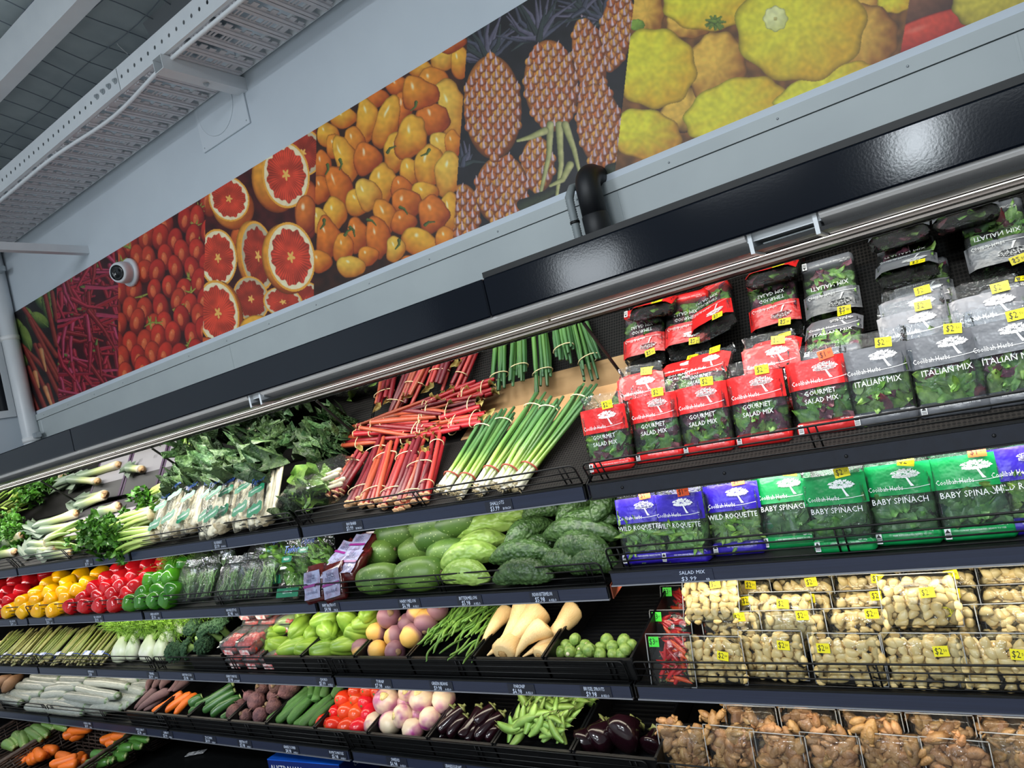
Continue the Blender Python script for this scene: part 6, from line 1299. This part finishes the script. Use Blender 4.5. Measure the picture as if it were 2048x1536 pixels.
# ================================================================== clear boxes: chillies, garlic, ginger
def boxmesh(w, h, d):
    V, F = bbox_c(w, d, h, .012)
    return me('clear_box', *xf((V, F), T(0, 0, h / 2)), TUB)
def rimmesh(w, h, d): 
    return me('rim', *merge(*[xf(tube([(sx * w / 2, 0, .006), (sx * w / 2, 0, h - .006)], .0014, 5), T(0, -d / 2 + .010, 0)) for sx in (-1, 1)], *[xf(tube([(-w / 2, 0, z), (w / 2, 0, z)], .0014, 5), T(0, -d / 2 + .010, 0)) for z in (.004, h - .004)]), clear('rim_clear', gloss=.12, rough=.15, haze=.28))
GAR = M('garlic', (240, 214, 152), (226, 192, 122), 30, .32, var=.07)
def clove(seed):
    r2 = random.Random(seed); V, F = lathe([(-.013, .003), (-.011, .0062), (-.004, .0088), (.004, .0078), (.010, .0045), (.014, .0012)], 9, 2, .14, bend=.003)
    return me('garlic_clove', [(x * 1.05, y * .82, z) for x, y, z in V], F, GAR)
CLV = [clove(k) for k in range(3)]
GW, GH, GD = .152, .118, .05
GB, GR = boxmesh(GW, GH, GD), rimmesh(GW + .008, GH + .006, GD)
cv = []
r2 = random.Random(2)
for k in range(60): 
    m = T(r2.uniform(-.068, .068), r2.uniform(-.005, .016), r2.uniform(.012, .106)) @ RY(r2.uniform(0, 6)) @ RX(r2.uniform(-.6, .6)); cv.append(xf(([tuple(v.co) for v in CLV[k % 3].vertices], [tuple(p.vertices) for p in CLV[k % 3].polygons]), m))
GFILL = me('garlic_fill', *merge(*cv), GAR)
def garlic(mx, label, seed, front=True, top=False, sx=.03, sz=.085, stick=True):
    r2 = random.Random(seed); o = thing('garlic_box', label, 'garlic box', mx, 'clear boxes of peeled garlic')
    ob('clear_box', GB, o); ob('rim', GR, o); ob('garlic_fill', GFILL, o, kind='stuff')
    if front:
        for j in range(6):
            for i in range(6):
                ob('garlic_clove', CLV[r2.randrange(3)], o, T(-.066 + .0262 * i + r2.uniform(-.005, .005), -GD / 2 + .0105 + r2.uniform(0, .003), .012 + .0172 * j + r2.uniform(-.004, .004)) @ RY(r2.uniform(0, 6.28)) @ RX(r2.uniform(-.3, .3)) @ S(r2.uniform(.95, 1.25)))
    else:
        for i in range(8): ob('garlic_clove', CLV[r2.randrange(3)], o, T(-.06 + .017 * i, -GD / 2 + .011 + r2.uniform(0, .02), .098 + r2.uniform(-.008, .004)) @ RY(r2.uniform(0, 6.28)) @ RX(r2.uniform(-.3, .3)) @ S(1.15))
    if stick: sticker(o, STK_Y, '$2', T(sx, -GD / 2 - .0015, sz) @ RY(r2.uniform(-.1, .15)), .030, .022)
    return o
def boxat(px, py, s, lean, yaw=0., d=GD): return T(D(px, py, s, .004)) @ RZ(yaw) @ RX(-lean) @ T(0, d / 2, 0)
# front row (bottom centre pixel), then the rows leaning behind it
for k, (px, py, sx, sz) in enumerate(((1434, 1372, .03, .075), (1552, 1364, .035, .088), (1702, 1376, -.045, .088), (1860, 1382, .038, .085), (2010, 1388, .04, .08))):
    garlic(boxat(px, py, 3, .16, -.06), f'clear box of peeled garlic standing at the guard, {ORD[k]} from the left', 300 + k, True, sx=sx, sz=sz)
for k, x in enumerate((3.93, 4.09, 4.25, 4.41, 4.57, 4.72)):
    garlic(T(deckp(x, .105, 3, .006)) @ RX(-.16), f'clear box of peeled garlic in the second row, {ORD[k]} from the left', 320 + k, False, sz=.108)
    garlic(T(deckp(x + .01, .165, 3, .014)) @ RX(-.16), f'clear box of peeled garlic in the third row, {ORD[k]} from the left', 340 + k, False, sz=.108)
    garlic(T(deckp(x + .01, .225, 3, .022)) @ RX(-.16), f'clear box of peeled garlic in the fourth row, {ORD[k]} from the left', 360 + k, False, sz=.108)
    garlic(T(deckp(x + .01, .285, 3, .030)) @ RX(-.16), f'clear box of peeled garlic in the fifth row, {ORD[k]} from the left', 380 + k, k > 3, sz=.1)
def layflat(px, py, Y, lean, yaw, lab, seed, sx=.03, sz=.09):
    p = onY(px, py, Y); garlic(T(p) @ RZ(yaw) @ RX(-lean) @ T(0, 0, -GH / 2), lab, seed, True, sx=sx, sz=sz)
layflat(1425, 1200, .13, .42, -.05, 'bright box of peeled garlic lying on top of the chilli packs', 400, .022, .098)
layflat(1840, 1202, .10, .30, -.02, 'brightly lit box of peeled garlic propped up in front of the stack', 401, .022, .078)
layflat(1568, 1232, .13, .30, -.04, 'box of peeled garlic lying on the second row left of the middle', 402, .01, .09)
# chilli packs ---------------------------------------------------------------
CHL = [M('chilli_%d' % k, c, c2, 20, .22, var=.1) for k, (c, c2) in enumerate((((206, 26, 26), (170, 14, 22)), ((176, 18, 28), (140, 12, 24)), ((232, 92, 30), (214, 60, 26))))]
CHM2 = [me('chilli', *utube([(0, 0, 0), (.2 * k, .1, .3), (.5 * k, .1, .7), (.9 * k, 0, 1)], [.75, 1., .8, .12], 8), CHL[k]) for k in range(3)]; CHS = me('stalk', *utube([(0, 0, 0), (.1, 0, -.12), (.5, 0, -.3)], [.4, .16, .14], 5), STEMG)
CB, CR = boxmesh(.125, .135, .045), rimmesh(.131, .14, .045)
for k, (px, py, Y, lean, h_) in enumerate(((1345, 1378, None, .22, 0), (1352, 1318, .17, .3, 0), (1370, 1265, .27, .35, 0))):
    mx = boxat(px, py, 3, lean, -.05, .045) if Y is None else T(onY(px, py, Y)) @ RZ(-.05) @ RX(-lean)
    o = thing('chilli_pack', f'clear pack of small red chillies with a green price sticker, {("at the guard", "second up behind it", "topmost at the back")[k]}', 'chilli pack', mx, 'chilli packs')
    ob('clear_box', CB, o); ob('rim', CR, o); r2 = random.Random(k)
    for j in range(34):
        c_ = ob('chilli', CHM2[0 if j % 3 else (1 if j % 2 else 2)], o, T(r2.uniform(-.03, .03), r2.uniform(-.017, .010), r2.uniform(.02, .115)) @ RY(r2.choice((-1.2, 1.2, -.9, .7)) + r2.uniform(-.6, .6)) @ S(.0065, .0065, r2.uniform(.04, .052)) @ T(0, 0, -.5)); ob('stalk', CHS, c_)
    sticker(o, STK_G, '$3', T(-.036, -.0245, .118), .030, .026)
# ginger packs ---------------------------------------------------------------
GIN = M('ginger', (186, 142, 92), (136, 96, 58), 26, .5, bump=.5, bscale=90, var=.12, hue=.01); GIC = M('ginger_cut', (232, 200, 130), (206, 170, 110), 60, .55)
GNM = []
for k in range(4):
    r2 = random.Random(50 + k); ps = [xf(blob(.016, .014, .026, 9, 7, .10, k), RY(.3))]
    for j in range(3):
        a = r2.uniform(0, 6.28); ps.append(xf(blob(.010, .010, .018, 8, 6, .10, k + j), T(.016 * math.cos(a), .008 * math.sin(a), r2.uniform(-.02, .02)) @ RY(math.cos(a) * 1.1) @ T(0, 0, .008)))
        ps.append(xf(lathe([(0, .006), (.004, .0062), (.0045, .004)], 8), T(.016 * math.cos(a), .008 * math.sin(a), 0) @ RY(math.cos(a) * 1.1) @ T(0, 0, .024)))
    GNM.append(me('ginger_piece', *merge(*ps), GIN))
GIB, GIR = boxmesh(.132, .128, .055), rimmesh(.139, .134, .055)
def ginger(mx, label, seed, n=13):
    r2 = random.Random(seed); o = thing('ginger_pack', label, 'ginger pack', mx, 'clear packs of ginger'); ob('clear_box', GIB, o); ob('rim', GIR, o)
    for j in range(n + 3): ob('ginger_piece', GNM[r2.randrange(4)], o, T(-.038 + .038 * (j % 3) + r2.uniform(-.01, .01), r2.uniform(-.012, .012), .022 + .021 * (j // 3) + r2.uniform(-.008, .008)) @ RY(r2.uniform(0, 6.28)) @ RX(r2.uniform(-.4, .4)) @ S(r2.uniform(.9, 1.2)))
GX = [D(px, 1530, 4, .02).x for px in (1366, 1464, 1566, 1668, 1786, 1925, 2060)]
for k, (px, py) in enumerate(((1372, 1556), (1470, 1560), (1570, 1580), (1676, 1585), (1796, 1590), (1930, 1605), (2062, 1600))):
    ginger(boxat(px, py, 4, .14, -.05, .055), f'clear pack of knobbly ginger in the front row, {ORD[k]} from the left', 500 + k)
for k in range(7):
    ginger(T(deckp(3.92 + .148 * k, .115, 4, .012)) @ RX(-.16), f'clear pack of ginger in the second row, {ORD[k]} from the left', 520 + k, 10)
    ginger(T(deckp(3.90 + .148 * k, .195, 4, .03)) @ RX(-.16), f'clear pack of ginger in the back row, {ORD[k]} from the left', 540 + k, 10)
# ================================================================== wicker baskets on the base deck
WIC = M('wicker', (70, 52, 42), (44, 34, 30), 60, .55, var=.2)
def basket(x0, x1, y0, y1, hf, hb, label):
    w, d = x1 - x0, y1 - y0; o = thing('wicker_basket', label, 'basket', T((x0 + x1) / 2, (y0 + y1) / 2, .212), 'wicker baskets')
    def ringp(t, k, amp):
        """point k along the rim loop at height fraction t"""
        N_ = 56; per = 2 * (w + d); s_ = k / N_ * per
        if s_ < w: x, y = -w / 2 + s_, -d / 2
        elif s_ < w + d: x, y = w / 2, -d / 2 + s_ - w
        elif s_ < 2 * w + d: x, y = w / 2 - (s_ - w - d), d / 2
        else: x, y = -w / 2, d / 2 - (s_ - 2 * w - d)
        h = hf + (hb - hf) * (y + d / 2) / d; f_ = .82 + .18 * t; o_ = amp * (1 if k % 2 else -1)
        nx, ny = (0, -1) if abs(y + d / 2) < 1e-6 else ((0, 1) if abs(y - d / 2) < 1e-6 else ((1, 0) if x > 0 else (-1, 0)))
        return Vector((x * f_ + nx * o_, y * f_ + ny * o_, t * h + .004))
    nr = 9
    for j in range(nr):
        t = (j + .5) / nr; ob('strand', me('strand', *tube([ringp(t, (k % 56), .004 * (1 if j % 2 else -1)) for k in range(57)], .0052, 5), WIC), o)
    for k in range(0, 56, 2): ob('stake', me('stake', *tube([ringp(0, k, 0), ringp(.5, k, 0), ringp(1.0, k, 0)], .0034, 5), WIC), o)
    for q in range(2): ob('rim', me('rim', *tube([ringp(1.02, k % 56, .005 * (1 if q else -1)) for k in range(57)], .0075, 6), WIC), o)
    ob('bottom', me('bottom', *box(-w * .42, -d * .42, .0, w * .42, d * .42, .006), WIC, False), o)
bx_ = lambda px, py, z: onZ(px, py, z)
basket(-.62, -.05, -.30, .12, .10, .16, 'dark wicker basket of carrots at the bottom left, the left one')
basket(-.03, .72, -.30, .12, .10, .16, 'dark wicker basket of carrots and small cucumbers at the bottom left, the right one')
basket(-.62, -.02, .14, .52, .12, .18, 'dark wicker basket behind on the base deck, the left one')
basket(.0, .72, .14, .52, .12, .18, 'dark wicker basket behind on the base deck, the right one')
def low(conv_, specs, mesh_l, name, cat, lab, group, z, r, parts=()):
    for k, q in enumerate(specs):
        a = conv_(*q[:4]); p0, p1 = onZ(a[0], a[1], z + (q[4] if len(q) > 4 else 0)), onZ(a[2], a[3], z + (q[4] if len(q) > 4 else 0))
        put(mesh_l[k % len(mesh_l)], name, lab(k), cat, along(p0, p1, r), group, parts)
CAM_ = [me('body', *lathe([(0, .15), (.02, .5), (.15, .9), (.5, 1.), (.85, 1.), (.97, .7), (1, .2)], 12, 0, 0, bend=.3 * (k - 1), jit=.04, seed=k), CARM) for k in range(2)]
low(KC, [(510, 1480, 790, 1400, .02), (590, 1380, 720, 1420, .0), (600, 1500, 790, 1460, .0), (740, 1470, 850, 1380, .0), (800, 1440, 900, 1410, -.01), (650, 1450, 800, 1430, -.02)], CAM_, 'carrot', 'carrot', lambda k: f'orange carrot in the right wicker basket, {ORD[k]} from the front', 'carrots in the right basket', .285, .026)
low(KC, [(180, 1400, 260, 1440, .0), (260, 1370, 360, 1350, .01), (370, 1330, 430, 1400, .02), (460, 1320, 570, 1340, .01), (270, 1440, 390, 1400, .0), (300, 1400, 380, 1420, .0), (430, 1370, 530, 1340, .01)], CAM_, 'carrot', 'carrot', lambda k: f'orange carrot in the left wicker basket, {ORD[k]} from the left', 'carrots in the left basket', .285, .028)
low(KC, [(640, 1190, 800, 1130, .02), (690, 1140, 940, 1105, .03), (700, 1210, 870, 1140, .0)], CAM_, 'carrot', 'carrot', lambda k: f'orange carrot in the dark basket behind on the left, {ORD[k]} one', 'carrots in the back left basket', .32, .026)
low(KC, [(1020, 1240, 1250, 1150, .02), (1140, 1200, 1380, 1150, .03), (1080, 1260, 1240, 1220, .0)], CAM_, 'carrot', 'carrot', lambda k: f'orange carrot in the dark basket behind on the right, {ORD[k]} one', 'carrots in the back right basket', .32, .026)
LCM = [me('body', *lathe(ZP, 12, 0, 0, bend=.3 * (k - 1), jit=.04, seed=k), M('cucumber_dark', (56, 104, 40), (84, 132, 54), 30, .3, var=.14, aniso=(1, 1, .12))) for k in range(2)]
low(KC, [(945, 1370, 1210, 1360, .01), (1120, 1330, 1200, 1320, .0), (1170, 1280, 1340, 1250, .02), (1210, 1320, 1360, 1300, .02), (1280, 1200, 1520, 1220, .04), (1340, 1260, 1450, 1290, .02), (980, 1430, 1160, 1430, .0), (880, 1480, 1110, 1450, .0), (1190, 1380, 1290, 1390, .0), (1480, 1190, 1560, 1190, .03)], LCM, 'small_cucumber', 'cucumber', lambda k: f'small green cucumber in the right wicker basket, {ORD[k]} counted from the front left', 'cucumbers in the basket', .30, .026, [('stem', ZST)])
ZGM = [me('body', *lathe(ZP, 12, 0, 0, bend=.3, jit=.04, seed=k), M('squash_green', (92, 128, 56), (120, 152, 78), 30, .35, var=.15)) for k in range(2)]
low(KC, [(60, 1270, 140, 1310, .0), (120, 1240, 180, 1290, .0), (165, 1180, 210, 1250, .01), (230, 1170, 250, 1290, .01), (280, 1140, 420, 1220, .02), (280, 1220, 360, 1250, .0), (340, 1110, 480, 1180, .03), (450, 1090, 550, 1110, .04), (560, 1070, 680, 1110, .04), (440, 1140, 480, 1110, .02)], ZGM, 'grey_zucchini', 'zucchini', lambda k: f'pale green zucchini at the far left edge of the base deck, {ORD[k]} from the left', 'pale zucchini', .33, .030, [('stem', ZST)])
# blue printed carton and paper scrap under the fourth shelf
pc = onZ(534, 1518, .33); o = thing('blue_carton', 'blue printed carton pushed under the fourth shelf', 'carton', T(pc.x, pc.y, .208) @ RZ(.06))
ob('carton_body', me('carton_body', *box(0, 0, 0, .42, .26, .118), M('carton_navy', (18, 38, 104), None, rough=.35), False), o)
ob('carton_top', me('carton_top', *box(0, 0, .118, .42, .26, .122), M('carton_blue', (30, 104, 220), (24, 88, 200), 8, .3), False), o)
ob('lettering', text_mesh('AUSTRALIAN', .036, WHT, .9, 0, 'LEFT'), o, T(.012, -.001, .085)); ob('lettering', text_mesh('CODE', .022, WHT, .9), o, T(.4205, .10, .08) @ RZ(PI / 2))
ob('emblem_ring', me('ring', *tube([(.2 + .09 * math.cos(a), .14 + .06 * math.sin(a), .1225) for a in np.linspace(0, 2 * PI, 30)], .0016, 4), M('carton_pale', (150, 190, 240), None, rough=.4)), o)
ps_ = onZ(392, 1506, .212); tag(ob('paper_scrap', me('paper_scrap', *box(-.05, -.02, 0, .05, .02, .0012), M('scrap', (220, 220, 220), (90, 90, 96), 60, .6), False), None, T(ps_) @ RZ(.5)), 'torn white paper scrap on the black base deck', 'paper scrap')
